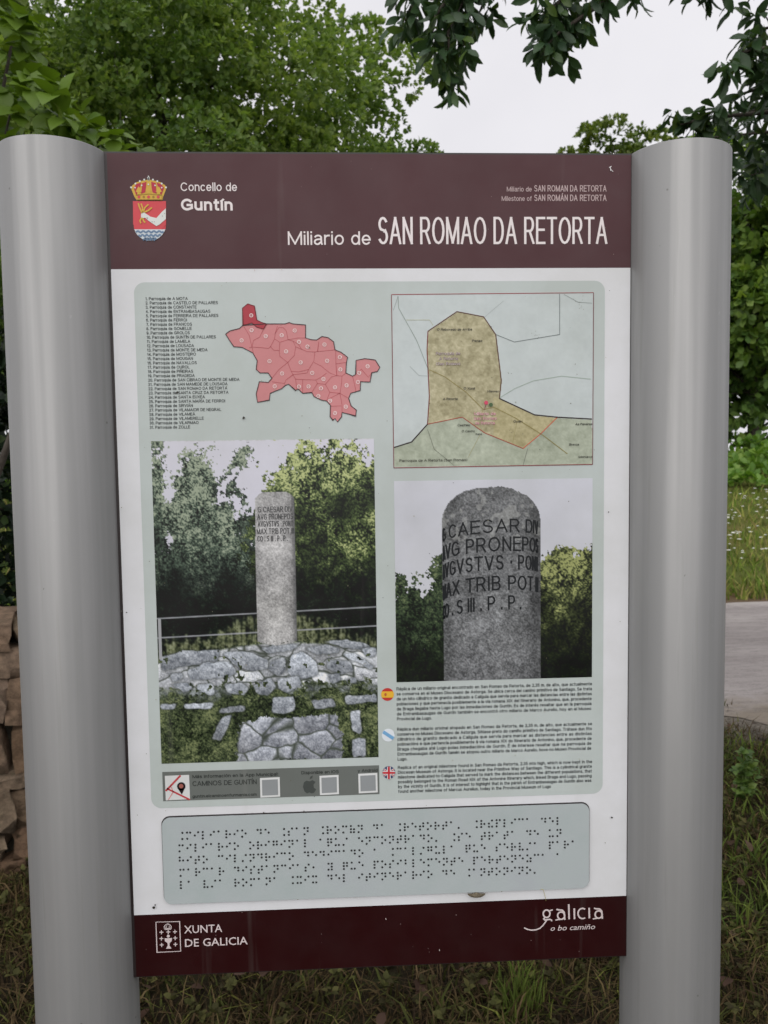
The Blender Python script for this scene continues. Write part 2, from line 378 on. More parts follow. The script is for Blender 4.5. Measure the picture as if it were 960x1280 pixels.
# --- a plain grotesque lettering, drawn stroke by stroke (cap height 1)
def _arc(cx, cy, rx, ry, a0, a1, n=9):
    return [(cx+rx*math.cos(math.radians(a0+(a1-a0)*k/n)), cy+ry*math.sin(math.radians(a0+(a1-a0)*k/n))) for k in range(n+1)]
def _glyphs():
    X = 0.72; a = _arc; o = lambda cx, cy, rx, ry: a(cx, cy, rx, ry, 90, 450, 16)
    G = {}
    def g(ch, w, *st): G[ch] = (w, [list(q) for q in st])
    g('A', .84, [(0, 0), (.42, 1), (.84, 0)], [(.15, .32), (.69, .32)])
    g('B', .66, [(0, 0), (0, 1), (.36, 1)]+a(.38, .76, .24, .24, 90, -90)+[(0, .52)], a(.40, .26, .26, .26, 90, -90)+[(0, 0)])
    g('C', .82, a(.43, .5, .43, .5, 42, 318, 14)); g('D', .74, [(0, 0), (0, 1), (.3, 1)]+a(.32, .5, .42, .5, 90, -90, 10)+[(0, 0)])
    g('E', .64, [(.64, 1), (0, 1), (0, 0), (.66, 0)], [(0, .53), (.6, .53)]); g('F', .60, [(.6, 1), (0, 1), (0, 0)], [(0, .5), (.52, .5)])
    g('G', .86, a(.44, .5, .44, .5, 45, 300, 14)+[(.86, .16), (.86, .46), (.5, .46)]); g('H', .70, [(0, 0), (0, 1)], [(.7, 0), (.7, 1)], [(0, .53), (.7, .53)])
    g('I', .0, [(0, 0), (0, 1)]); g('J', .46, [(.46, 1), (.46, .26)]+a(.23, .25, .23, .25, 0, -180)); g('K', .70, [(0, 0), (0, 1)], [(.66, 1), (0, .36)], [(.24, .58), (.72, 0)])
    g('L', .54, [(0, 1), (0, 0), (.56, 0)]); g('M', .98, [(0, 0), (0, 1), (.49, .02), (.98, 1), (.98, 0)]); g('N', .70, [(0, 0), (0, 1), (.7, 0), (.7, 1)])
    g('O', .92, o(.46, .5, .46, .5)); g('P', .66, [(0, 0), (0, 1), (.36, 1)]+a(.38, .73, .28, .27, 90, -90)+[(0, .46)]); g('Q', .92, o(.46, .5, .46, .5), [(.56, .24), (.9, -.06)])
    g('R', .74, [(0, 0), (0, 1), (.4, 1)]+a(.42, .74, .28, .26, 90, -90)+[(0, .48)], [(.4, .48), (.74, 0)])
    g('S', .70, a(.36, .75, .31, .25, 30, 230, 9)+[(.45, .50)]+a(.36, .26, .34, .26, 70, -150, 9)); g('T', .74, [(0, 1), (.74, 1)], [(.37, 1), (.37, 0)])
    g('U', .70, [(0, 1), (0, .34)]+a(.35, .34, .35, .34, 180, 360, 10)+[(.7, 1)]); g('V', .82, [(0, 1), (.41, 0), (.82, 1)]); g('W', 1.18, [(0, 1), (.3, 0), (.59, .96), (.88, 0), (1.18, 1)])
    g('X', .78, [(0, 0), (.78, 1)], [(0, 1), (.78, 0)]); g('Y', .8, [(0, 1), (.4, .44), (.8, 1)], [(.4, .44), (.4, 0)]); g('Z', .7, [(0, 1), (.7, 1), (0, 0), (.72, 0)])
    g('a', .54, a(.27, X-.2, .25, .2, 150, 20, 7)+[(.52, .12), (.56, 0)], [(.52, .43), (.28, .40)]+a(.22, .19, .22, .2, 100, 290, 8)+[(.5, .18)])
    g('b', .56, [(0, 1), (0, 0)], o(.29, X/2, .28, X/2)); g('c', .54, a(.28, X/2, .28, X/2, 48, 312, 12)); g('d', .56, [(.56, 1), (.56, 0)], o(.27, X/2, .28, X/2))
    g('e', .58, [(.02, X/2), (.58, X/2)]+a(.29, X/2, .29, X/2, 12, 318, 13)); g('f', .32, a(.32, .8, .18, .2, 90, 180, 5)+[(.14, 0)], [(0, X), (.32, X)])
    g('g', .56, [(.56, X), (.56, -.06)]+a(.28, -.06, .28, .22, 0, -155, 8), o(.27, X/2, .28, X/2)); g('h', .52, [(0, 1), (0, 0)], [(0, .4)]+a(.26, X-.26, .26, .26, 160, 0, 7)+[(.52, 0)])
    g('i', .0, [(0, 0), (0, X)], [(0, .985), (0, 1.0)]); g('ı', .0, [(0, 0), (0, X)]); g('j', .12, [(.12, X), (.12, -.1)]+a(0, -.1, .12, .14, 0, -90, 4), [(.12, .985), (.12, 1.0)])
    g('k', .50, [(0, 0), (0, 1)], [(.48, X), (0, .26)], [(.18, .43), (.52, 0)]); g('l', .0, [(0, 0), (0, 1)])
    g('m', .86, [(0, 0), (0, X)], [(0, .4)]+a(.215, X-.22, .215, .22, 160, 0, 6)+[(.43, 0)], [(.43, .4)]+a(.645, X-.22, .215, .22, 160, 0, 6)+[(.86, 0)])
    g('n', .52, [(0, 0), (0, X)], [(0, .4)]+a(.26, X-.26, .26, .26, 160, 0, 7)+[(.52, 0)]); g('o', .60, o(.30, X/2, .30, X/2)); g('p', .56, [(0, X), (0, -.27)], o(.29, X/2, .28, X/2)); g('q', .56, [(.56, X), (.56, -.27)], o(.27, X/2, .28, X/2))
    g('r', .30, [(0, 0), (0, X)], [(0, .38)]+a(.28, X-.28, .28, .28, 165, 80, 5)); g('s', .50, a(.26, .54, .22, .19, 30, 240, 8)+[(.32, .36)]+a(.25, .19, .25, .19, 75, -155, 8))
    g('t', .30, [(.12, .95), (.12, .16)]+a(.26, .15, .14, .15, 180, 285, 5), [(0, X), (.3, X)]); g('u', .52, [(0, X), (0, .26)]+a(.26, .26, .26, .26, 180, 340, 7), [(.52, X), (.52, 0)])
    g('v', .56, [(0, X), (.28, 0), (.56, X)]); g('w', .86, [(0, X), (.21, 0), (.43, X-.04), (.65, 0), (.86, X)]); g('x', .54, [(0, 0), (.54, X)], [(0, X), (.54, 0)])
    g('y', .56, [(0, X), (.29, 0)], [(.56, X), (.24, -.16), (.14, -.26), (.02, -.25)]); g('z', .52, [(0, X), (.52, X), (0, 0), (.54, 0)])
    g('0', .56, o(.28, .5, .28, .5)); g('1', .30, [(0, .78), (.22, 1), (.22, 0)]); g('2', .58, a(.29, .71, .28, .29, 165, -40, 9)+[(0, 0), (.6, 0)]); g('3', .56, a(.27, .74, .25, .26, 160, -90, 9), a(.27, .25, .29, .25, 90, -160, 9))
    g('4', .60, [(.44, 0), (.44, 1), (0, .26), (.62, .26)]); g('5', .56, [(.52, 1), (.1, 1), (.04, .5)]+a(.27, .33, .29, .33, 130, -150, 10)); g('6', .56, o(.28, .32, .28, .32), a(.30, .55, .30, .45, 40, 200, 8))
    g('7', .56, [(0, 1), (.56, 1), (.2, 0)]); g('8', .56, o(.28, .75, .24, .25), o(.28, .26, .28, .26)); g('9', .56, o(.28, .68, .28, .32), a(.26, .45, .30, .45, 220, 380, 8))
    g('.', .0, [(0, 0), (0, .1)]); g(',', .05, [(.05, .1), (0, -.14)]); g(':', .0, [(0, 0), (0, .1)], [(0, .6), (0, .7)]); g('·', .0, [(0, .45), (0, .57)]); g('(', .2, a(.3, .4, .3, .65, 125, 235, 6)); g(')', .2, a(-.1, .4, .3, .65, 55, -55, 6))
    g(' ', .18)
    for ch, base, hi in (('á', 'a', 0), ('é', 'e', 0), ('í', 'ı', 0), ('ó', 'o', 0), ('ú', 'u', 0), ('Á', 'A', 1), ('É', 'E', 1), ('Í', 'I', 1)):
        w, st = G[base]; y = 1.13 if hi else .86; c = w/2; G[ch] = (w, st+[[(c-.04, y), (c+.12, y+.17)]])
    for ch, base, y in (('ñ', 'n', .92), ('Ñ', 'N', 1.2)):
        w, st = G[base]; c = w/2; G[ch] = (w, st+[[(c-.2, y), (c-.08, y+.07), (c+.08, y), (c+.2, y+.07)]])
    return G
GLYPH = _glyphs()

LAY = 0.00035
class Print:
    """flat print on the board: polygons, lines, lettering, each with its ink colour"""
    def __init__(s): s.V, s.F, s.C, s.n = [], [], [], 0
    def add(s, xz, faces, col, layer):
        k = len(xz); y = -LAY*layer
        s.V += [(x, y, z) for x, z in xz]; s.C += [col]*k
        s.F += [tuple(i+s.n for i in f) for f in faces]; s.n += k
    def poly_xz(s, xz, col, layer):
        a = sum(x0*z1-x1*z0 for (x0, z0), (x1, z1) in zip(xz, xz[1:]+xz[:1]))
        if a < 0: xz = xz[::-1]
        s.add(xz, [tuple(range(len(xz)))], col, layer)
    def poly(s, pts, col, layer): s.poly_xz([P(x, y) for x, y in pts], col, layer)
    def strip(s, pts, w, col, layer, closed=False):
        s.strip_xz([P(x, y) for x, y in pts], w*PXM/2, col, layer, closed)
    def strip_xz(s, pts, h, col, layer, closed=False, lo=-9, hi=9, shear=0.0, z0=0.0):
        q = np.asarray(pts, float); n = len(q)
        if closed: prv, nxt = np.roll(q, 1, 0), np.roll(q, -1, 0)
        else: prv, nxt = np.vstack([q[:1], q[:-1]]), np.vstack([q[1:], q[-1:]])
        d = nxt-prv; d /= np.linalg.norm(d, axis=1, keepdims=True)+1e-12
        d1 = q-prv; l1 = np.linalg.norm(d1, axis=1, keepdims=True); d1 = np.where(l1 > 1e-9, d1/(l1+1e-12), d)
        c = np.clip(np.abs((d*d1).sum(1, keepdims=True)), 0.45, 1)
        nn = np.stack([-d[:, 1], d[:, 0]], 1)/c*h
        L, R = q+nn, q-nn; m = n if closed else n-1
        for A in (L, R):
            A[:, 1] = np.clip(A[:, 1], lo, hi); A[:, 0] += shear*(A[:, 1]-z0)
        s.add([tuple(v) for v in L]+[tuple(v) for v in R], [(i, n+i, n+(i+1) % n, (i+1) % n) for i in range(m)], col, layer)
    def disc(s, x, y, r, col, layer, n=20, ry=None):
        ry = ry or r
        s.poly([(x+r*math.cos(2*math.pi*k/n), y+ry*math.sin(2*math.pi*k/n)) for k in range(n)], col, layer)
    def ring(s, x, y, r, w, col, layer, n=20, a0=0, a1=360, ry=None):
        ry = ry or r; full = (a1-a0) >= 360
        m = n if full else n+1
        s.strip([(x+r*math.cos(math.radians(a0+(a1-a0)*k/n)), y-ry*math.sin(math.radians(a0+(a1-a0)*k/n))) for k in range(m)], w, col, layer, full)
    def text(s, body, xl, xr, yb, cap, col, layer, bold=0.0, shear=0.0, warp=None, xscale=1.0, res=2, weight=0.125, gap=0.13):
        if bold > 0: weight = weight+min(bold*2.2, 0.1)
        X0, Z0 = P(xl, yb); h = cap*PXM; w = weight*h; st, x = [], 0.0
        for k, ch in enumerate(body):
            gw, strokes = GLYPH.get(ch, GLYPH['o'])
            for q in strokes:
                run = [q[0]]                                   # break strokes at sharp corners
                for i in range(1, len(q)):
                    run.append(q[i])
                    if i < len(q)-1:
                        u = np.subtract(q[i], q[i-1]); v = np.subtract(q[i+1], q[i])
                        if u@v < 0.55*np.linalg.norm(u)*np.linalg.norm(v): st.append((x, k, run)); run = [q[i]]
                st.append((x, k, run))
            x += gw+gap
        total = x-gap; nn = len(body)-1
        if xr is not None: sx = (P(xr, yb)[0]-X0-w-nn*w)/max(total, 1e-6)
        else: sx = h*xscale
        xm = X0
        for i, (ox, k, q) in enumerate(st):
            pts = np.array(q, float); zz = w/2+pts[:, 1]*(h-w)
            xs = X0+w/2+k*w+(ox+pts[:, 0])*sx; zs = Z0+zz
            lo, hi = zs.min()-w/2, zs.max()+w/2
            if len(q) > 6 and abs(q[0][0]-q[-1][0])+abs(q[0][1]-q[-1][1]) < 1e-4:      # a closed bowl
                xs, zs = xs[:-1], zs[:-1]
                if warp: xs, zs = warp(xs, zs, X0, X0+total*sx+nn*w+w); lo, hi = -9, 9
                s.strip_xz(np.stack([xs, zs], 1), w/2, col, layer+0.03*(i % 7), True, lo=lo, hi=hi, shear=shear, z0=Z0); xm = max(xm, float(xs.max())); continue
            e0 = np.array([xs[0]-xs[1], zs[0]-zs[1]]); e1 = np.array([xs[-1]-xs[-2], zs[-1]-zs[-2]])
            e0 *= w*0.48/(np.linalg.norm(e0)+1e-9); e1 *= w*0.48/(np.linalg.norm(e1)+1e-9)
            xs[0] += e0[0]; zs[0] += e0[1]; xs[-1] += e1[0]; zs[-1] += e1[1]
            if warp: xs, zs = warp(xs, zs, X0, X0+total*sx+nn*w+w); lo, hi = -9, 9
            s.strip_xz(np.stack([xs, zs], 1), w/2, col, layer+0.03*(i % 7), lo=lo, hi=hi, shear=shear, z0=Z0); xm = max(xm, float(xs.max()))
        return xm
    def text_curve(s, body, xl, xr, yb, cap, col, layer, bold=0.0, shear=0.0, warp=None, xscale=None, res=2):
        me = text_mesh(body, bold, shear, res)
        n = len(me.vertices); v = np.empty(n*3); me.vertices.foreach_get('co', v); v = v.reshape(-1, 3)
        x0, x1 = v[:, 0].min(), v[:, 0].max()
        X0, Z0 = P(xl, yb)
        sz = cap*PXM/0.69
        if xr is not None:
            X1, _ = P(xr, yb); sx = (X1-X0)/(x1-x0)
        else: sx = sz*xscale
        xs = X0+(v[:, 0]-x0)*sx; zs = Z0+v[:, 1]*sz
        if warp: xs, zs = warp(xs, zs)
        faces = [tuple(p.vertices) for p in me.polygons]
        bpy.data.meshes.remove(me)
        s.add(list(zip(xs.tolist(), zs.tolist())), faces, col, layer)
        return float(xs.max())
    def build(s, name, parent, kind=None):
        me = bpy.data.meshes.new(name); me.from_pydata(s.V, [], s.F); me.update()
        point_colors(me, s.C); me.materials.append(M_INK)
        o = link(name, me, parent)
        if kind: o['kind'] = kind
        return o
_fc = bpy.data.curves.new('lettering', 'FONT'); _fo = bpy.data.objects.new('lettering', _fc); COL.objects.link(_fo)
def text_mesh(body, bold, shear, res):
    _fc.body = body; _fc.offset = bold; _fc.shear = shear; _fc.resolution_u = res; _fc.size = 1.0
    return bpy.data.meshes.new_from_object(_fo)
def rrect(pts, r):
    """rounded rectangle through four photo pixels (averaged to an upright rectangle on the board)"""
    q = [P(*p) for p in pts]
    x0 = (q[0][0]+q[3][0])/2; x1 = (q[1][0]+q[2][0])/2; z1 = (q[0][1]+q[1][1])/2; z0 = (q[2][1]+q[3][1])/2
    out = []
    for cx, cz, a in ((x1-r, z1-r, 0), (x0+r, z1-r, 90), (x0+r, z0+r, 180), (x1-r, z0+r, 270)):
        for k in range(7): out.append((cx+r*math.cos(math.radians(a+15*k)), cz+r*math.sin(math.radians(a+15*k))))
    return out, (x0, x1, z0, z1)

C_BROWN = (0.055, 0.0085, 0.0130, 1); C_BROWN2 = (0.021, 0.0024, 0.003, 1)  # one brown twice: header paler, footer's weaker sky reflection put into the inks
C_WHITE = (0.69, 0.70, 0.725, 1); C_FIELD = ink(174, 182, 180); C_LET = ink(214, 206, 206); C_BLK = ink(40, 45, 45)

# --- bands and sheets
zh = (P(134, 337)[1]+P(788, 334.5)[1])/2; zf = (P(166.5, 1145)[1]+P(783, 1118.5)[1])/2
XL, XI = -0.3958, 0.3988  # sheets stop short: dark board edge stands in for the shaded post gap
pr = Print(); pr.poly_xz([(XL, zh), (XI, zh), (XI, ZT-0.003), (XL, ZT-0.003)], C_BROWN, 1); HEADER = pr.build('header_band', SIGN)
pr = Print(); pr.poly_xz([(XL, zf), (XI, zf), (XI, zh), (XL, zh)], C_WHITE, 1); SHEET = pr.build('white_sheet', SIGN)
pr = Print(); pr.poly_xz([(XL, ZB+0.002), (XI, ZB+0.002), (XI, zf), (XL, zf)], C_BROWN2, 1); FOOT = pr.build('footer_band', SIGN)
pr = Print(); pts, FB = rrect([(168, 354), (757, 350), (752, 990), (189, 1012)], 0.016); pr.poly_xz(pts, C_FIELD, 2); FIELD = pr.build('information_field', SIGN)

# --- header
pr = Print(); pr.text('Concello de', 226, 296.5, 239, 10.3, C_LET, 2); pr.text('Guntín', 226.5, 291, 263.4, 14.3, C_LET, 2, weight=0.2); pr.build('council_lettering', HEADER)
pr = Print(); pr.text('Miliario de', 360, 463.5, 306.4, 16.6, C_LET, 2, res=3); pr.text('SAN ROMAO DA RETORTA', 472.5, 759, 305.6, 33.5, C_LET, 2, weight=0.088); pr.build('title_lettering', HEADER)
C_DIM = ink(172, 152, 152)
pr = Print()
pr.text('Miliario de', 633.4, 664.5, 239.6, 6, C_DIM, 2); pr.text('SAN ROMAN DA RETORTA', 667.6, 758, 239.6, 7.8, C_DIM, 2)
pr.text('Milestone of', 627, 664.5, 251.4, 6, C_DIM, 2); pr.text('SAN ROMÁN DA RETORTA', 667.6, 758, 251.4, 7.8, C_DIM, 2)
pr.build('translation_lettering', HEADER)

def coat_of_arms():
    pr = Print()
    z = lambda x, y: (150+x/6.0, 210+y/6.0)
    q = lambda pts: [z(*p) for p in pts]
    gold, gold2, red, red2, wht = ink(196, 160, 62), ink(150, 112, 40), ink(196, 66, 74), ink(170, 40, 62), ink(205, 208, 205)
    # crown: band, cap and arches with pearls
    pr.poly(q([(82, 150), (95, 130), (125, 108), (170, 96), (215, 88), (260, 96), (305, 108), (338, 130), (350, 150), (325, 215), (318, 245), (128, 245), (108, 215)]), gold, 2)
    for a in ([(104, 150), (126, 120), (160, 112), (150, 150), (135, 190), (122, 205)], [(165, 115), (200, 104), (196, 150), (190, 185), (160, 195), (165, 150)],
              [(235, 104), (270, 115), (272, 150), (276, 195), (246, 185), (238, 150)], [(276, 112), (308, 120), (332, 150), (312, 205), (300, 190), (288, 150)]):
        pr.poly(q(a), red2, 3)
    for x, y in ((142, 172), (215, 168), (292, 172)):
        pr.poly(q([(x, y-32), (x+15, y-8), (x+22, y+8), (x+8, y+14), (x+12, y+28), (x-12, y+28), (x-8, y+14), (x-22, y+8), (x-15, y-8)]), gold, 4)
    for k in range(9):
        t = k/8; x = 85+t*262; y = 148-62*math.sin(t*math.pi)**0.8
        pr.disc(*z(x, y), 1.25, wht, 4, 8)
    for k in range(5): pr.disc(*z(115+k*50, 150-24*math.sin(k/4*math.pi)), 1.0, wht, 5, 8)
    pr.strip(q([(215, 60), (215, 96)]), 1.3, wht, 4); pr.strip(q([(205, 76), (225, 76)]), 1.2, wht, 4)
    pr.poly(q([(122, 206), (215, 196), (316, 206), (314, 240), (130, 240)]), gold, 5)
    for k in range(5): pr.disc(*z(145+k*36, 220), 1.6 if k % 2 else 2.0, red if k % 2 == 0 else gold2, 6, 8)
    pr.strip(q([(120, 208), (215, 198), (318, 208)]), 0.8, gold2, 6); pr.strip(q([(128, 240), (318, 240)]), 0.8, gold2, 6)
    # shield
    sh = [(98, 250), (346, 250), (347, 430)] + [(225+122*math.cos(math.radians(a)), 425+122*math.sin(math.radians(a))) for a in range(0, 181, 12)] + [(100, 430)]
    pr.poly(q(sh), red, 3)
    blue, blue2 = ink(98, 122, 150), ink(192, 200, 206)
    sea = [(108, 462), (346, 462)] + [(225+122*math.cos(math.radians(a)), 425+122*math.sin(math.radians(a))) for a in range(18, 163, 12)]
    pr.poly(q(sea), blue2, 4)
    for y in (480, 508, 534):
        hw = math.sqrt(max(122**2-(y-425)**2, 0))
        pr.strip(q([(225-hw+6+(2*hw-12)*k/24, y+6*math.sin(k*1.35+y)) for k in range(25)]), 2.1, blue, 5)
    # arm with wheat ears
    pr.poly(q([(346, 305), (318, 330), (275, 378), (232, 368), (196, 345), (180, 332), (160, 345), (160, 372), (178, 378), (192, 376), (222, 402), (275, 438), (300, 425), (346, 385)]), wht, 5)
    for k in range(14):
        x = 200+random.random()*140; y = 340+random.random()*80
        if 0.0 < (x-200)/146 and abs(y-(372+28*math.sin((x-200)/146*3.1)-(x-270)*0.25*(x > 270))) < 20: pr.disc(*z(x, y), 0.7, ink(150, 156, 150), 6, 6)
    for a in ([(168, 342), (150, 300), (140, 268)], [(176, 336), (190, 300), (216, 276)], [(186, 334), (215, 322), (242, 300)], [(172, 338), (172, 300), (160, 270)], [(165, 375), (152, 400), (160, 418)], [(172, 378), (180, 400), (192, 412)]):
        pr.strip(q(a), 1.7, gold, 6)
    pr.build('coat_of_arms', HEADER)
coat_of_arms()

# --- parish list
NAMES = ['A MOTA', 'CASTELO DE PALLARES', 'CONSTANTE', 'ENTRAMBASAUGAS', 'FERREIRA DE PALLARES', 'FERROI', 'FRANCOS', 'GOMELLE', 'GROLOS', 'GUNTÍN DE PALLARES',
         'LAMELA', 'LOUSADA', 'MONTE DE MEDA', 'MOSTEIRO', 'MOUGÁN', 'NAVALLOS', 'OUROL', 'PIÑEIRAS', 'PRADEDA', 'SAN CIBRAO DE MONTE DE MEDA', 'SAN MAMEDE DE LOUSADA',
         'SAN ROMAO DA RETORTA', 'SANTA CRUZ DA RETORTA', 'SANTA EUXEA', 'SANTA MARÍA DE FERROI', 'SIRVIÁN', 'VILAMAIOR DE NEGRAL', 'VILAMEÁ', 'VILAMERELLE', 'VILARMAO', 'ZOLLE']
pr = Print()
for i, nm in enumerate(NAMES):
    pr.text('%d. Parroquia de %s' % (i+1, nm), 182+i*5.4/30, None, 375.4+i*5.357, 3.75, C_BLK, 3, xscale=0.80, weight=0.145)
pr.build('parish_list', FIELD)

# --- parish map
def parish_map():
    pr = Print(); z = lambda x, y: (270+x/4.571, 370+y/4.571); q = lambda pts: [z(*p) for p in pts]
    pink, dred, line, edge = ink(188, 124, 126), ink(158, 56, 66), ink(168, 82, 86), ink(62, 44, 46)
    out = [(155, 168), (290, 160), (395, 160), (418, 152), (440, 160), (512, 166), (512, 240), (545, 250), (575, 252), (605, 232), (640, 238), (672, 262), (680, 308), (715, 322), (752, 350), (745, 385), (742, 440), (780, 458), (798, 448), (800, 368), (850, 358), (910, 366), (936, 408), (922, 432), (890, 438), (880, 492), (826, 490), (824, 540), (770, 556), (758, 585), (772, 628), (802, 652), (798, 686), (748, 672), (720, 666), (718, 690), (694, 720), (680, 700), (668, 710), (652, 690), (654, 625), (632, 600), (600, 594), (560, 575), (548, 552), (495, 556), (470, 532), (455, 540), (415, 504), (398, 510), (375, 530), (310, 556), (305, 595), (238, 608), (230, 560), (248, 490), (300, 494), (320, 470), (298, 440), (252, 440), (230, 420), (236, 370), (210, 325), (150, 294), (102, 290), (72, 245), (56, 218), (80, 200), (135, 186)]
    pr.poly(q(out), pink, 3)
    top = [(155, 168), (152, 70), (182, 46), (220, 58), (234, 138), (262, 152), (290, 160), (272, 190), (232, 178), (206, 155)]
    pr.poly(q(top), dred, 4)
    for L in ([(160, 175), (190, 225), (206, 292), (215, 330)], [(206, 292), (260, 295), (300, 300), (312, 290)], [(206, 292), (214, 255), (250, 235), (272, 190)], [(206, 292), (190, 296)], [(312, 290), (335, 245), (338, 215), (352, 172)],
              [(338, 215), (360, 180), (385, 182), (402, 200), (412, 250), (365, 265), (335, 245)], [(312, 290), (330, 310), (362, 312)], [(362, 312), (365, 265)], [(412, 250), (440, 258), (455, 290), (448, 340), (410, 380), (365, 345), (362, 312)],
              [(412, 250), (470, 240), (512, 240)], [(440, 258), (470, 275), (490, 305), (520, 318), (565, 320), (580, 318), (588, 260)], [(455, 290), (490, 305)], [(565, 320), (560, 370), (530, 420), (470, 434), (430, 430), (410, 380)], [(580, 318), (640, 312), (680, 308)],
              [(410, 380), (360, 420), (320, 470)], [(430, 430), (440, 450), (400, 480), (390, 505)], [(440, 450), (520, 440), (530, 420)], [(560, 380), (600, 400), (650, 440), (690, 455), (685, 380), (684, 312)], [(684, 388), (745, 380)],
              [(440, 450), (455, 475), (500, 478), (570, 480), (600, 465), (632, 440)], [(495, 478), (495, 556)], [(570, 480), (580, 500), (560, 530), (548, 552)], [(580, 500), (625, 505), (660, 462), (690, 455), (720, 458), (742, 440)], [(625, 505), (650, 550), (632, 600)],
              [(720, 458), (716, 510), (708, 556), (650, 550)], [(708, 556), (758, 585)], [(708, 556), (720, 620), (720, 666)], [(654, 630), (715, 628)], [(780, 458), (790, 500), (800, 545)], [(798, 448), (830, 418), (870, 465), (890, 438)], [(640, 590), (680, 570), (708, 556)], [(455, 475), (462, 534)], [(320, 490), (390, 500)]):
        pr.strip(q(L), 0.55, line, 4)
    pr.strip(q(out), 0.95, edge, 5, True); pr.strip(q(top), 0.9, ink(104, 26, 36), 5, True)
    wh = ink(226, 208, 206)
    for x, y, n in ((202, 112, 22), (147, 254, 31), (204, 196, 23), (285, 230, 28), (376, 225, 14), (450, 198, 8), (475, 263, 17), (523, 290, 10), (620, 278, 6), (401, 317, 19), (306, 373, 4), (484, 380, 16), (635, 371, 2), (708, 350, 13), (711, 420, 12), (550, 440, 1), (378, 443, 5), (614, 475, 9), (336, 516, 3), (474, 518, 21), (529, 517, 29), (600, 528, 11), (680, 522, 30), (746, 511, 24), (811, 492, 7), (866, 402, 15), (818, 440, 27), (585, 572, 18), (652, 599, 25), (742, 633, 26), (680, 669, 20)):
        cx, cy = z(x, y)
        pr.ring(cx, cy, 2.15, 0.6, wh, 5, 14)
        s = str(n); w = 1.0*len(s); pr.text(s, cx-w, cx+w, cy+1.05, 2.1, wh, 5, res=1)
    pr.build('parish_map', FIELD)
parish_map()

# --- procedural printed pictures (numpy painting -> point colours on a fine sheet)
def up(a, h, w):
    gh, gw = a.shape; y = np.linspace(0, gh-1.001, h); x = np.linspace(0, gw-1.001, w)
    yi, xi = y.astype(int), x.astype(int); fy, fx = (y-yi)[:, None], (x-xi)[None]
    fy, fx = fy*fy*(3-2*fy), fx*fx*(3-2*fx)
    a00, a01 = a[yi][:, xi], a[yi][:, xi+1]; a10, a11 = a[yi+1][:, xi], a[yi+1][:, xi+1]
    return (a00*(1-fx)+a01*fx)*(1-fy)+(a10*(1-fx)+a11*fx)*fy
def vnoise(h, w, cell, rng):
    return up(rng.random((int(h/cell)+3, int(w/cell)+3)), h, w)-0.5
def fbm(h, w, cells, rng, fall=0.8):
    o = np.zeros((h, w)); a = 1.0
    for c in cells: o += a*vnoise(h, w, c, rng); a *= fall
    return o
def inpoly(pts, U, V):
    m = np.zeros(U.shape, bool); n = len(pts)
    for i in range(n):
        x0, y0 = pts[i]; x1, y1 = pts[(i+1) % n]
        if y0 == y1: continue
        c = ((y0 > V) != (y1 > V)) & (U < (x1-x0)*(V-y0)/(y1-y0)+x0); m ^= c
    return m
def blur(m, k):
    m = m.astype(float)
    for _ in range(2):
        for ax in (0, 1):
            m = sum(np.roll(m, s, ax) for s in range(-k, k+1))/(2*k+1)
    return m
def put(img, m, col):
    m = np.clip(m, 0, 1)[..., None]; img[:] = img*(1-m)+np.asarray(col)*m
def foliage(h, w, rng, dark, mid, light, light_map, cell=1.35):
    """leafy texture: fine high-contrast speckle over clumps, lit by light_map 0..1"""
    n = 1.5*vnoise(h, w, cell, rng)+1.1*vnoise(h, w, cell*2.1, rng)+0.8*vnoise(h, w, cell*6, rng)+0.6*vnoise(h, w, cell*16, rng)
    v = np.clip(0.12+light_map*0.75+n*0.85*(0.25+light_map), 0, 1)[..., None]
    a = np.asarray(dark)*(1-np.clip(v*2, 0, 1))+np.asarray(mid)*np.clip(v*2, 0, 1)
    b = np.clip(v*2-1, 0, 1)
    return a*(1-b)+np.asarray(light)*b
def granite(h, w, rng, U, cen, half, base, k=1.0):
    t = np.clip((U-cen)/half, -1, 1)
    shade = (0.80+0.24*np.sqrt(np.clip(1-(t+0.15)**2, 0, 1)))
    n = 1+k*0.55*vnoise(h, w, 1.3, rng)+k*0.32*vnoise(h, w, 2.6, rng)+0.22*vnoise(h, w, 12, rng)+0.22*vnoise(h, w, 40, rng)
    return np.asarray(base)*(shade*n)[..., None]
def picture_mesh(name, corners, img, layer):
    h, w, _ = img.shape
    q = [P(*p) for p in corners]
    x0 = (q[0][0]+q[3][0])/2; x1 = (q[1][0]+q[2][0])/2; z1 = (q[0][1]+q[1][1])/2; z0 = (q[2][1]+q[3][1])/2
    xs = np.linspace(x0, x1, w); zs = np.linspace(z1, z0, h); X, Z = np.meshgrid(xs, zs)
    V = np.stack([X, np.full_like(X, -LAY*layer), Z], -1).reshape(-1, 3)
    i = np.arange(h-1)[:, None]*w+np.arange(w-1)[None]
    Fq = np.stack([i, i+w, i+w+1, i+1], -1).reshape(-1, 4)
    me = fast_mesh(name, V, Fq, M_INK)
    c = np.ones((h*w, 4)); c[:, :3] = np.clip(lin(np.clip(img, 0, 255)).reshape(-1, 3)*INK-0.012, 0.003, 0.85)
    point_colors(me, c)
    return link(name, me, FIELD), (x0, x1, z0, z1)

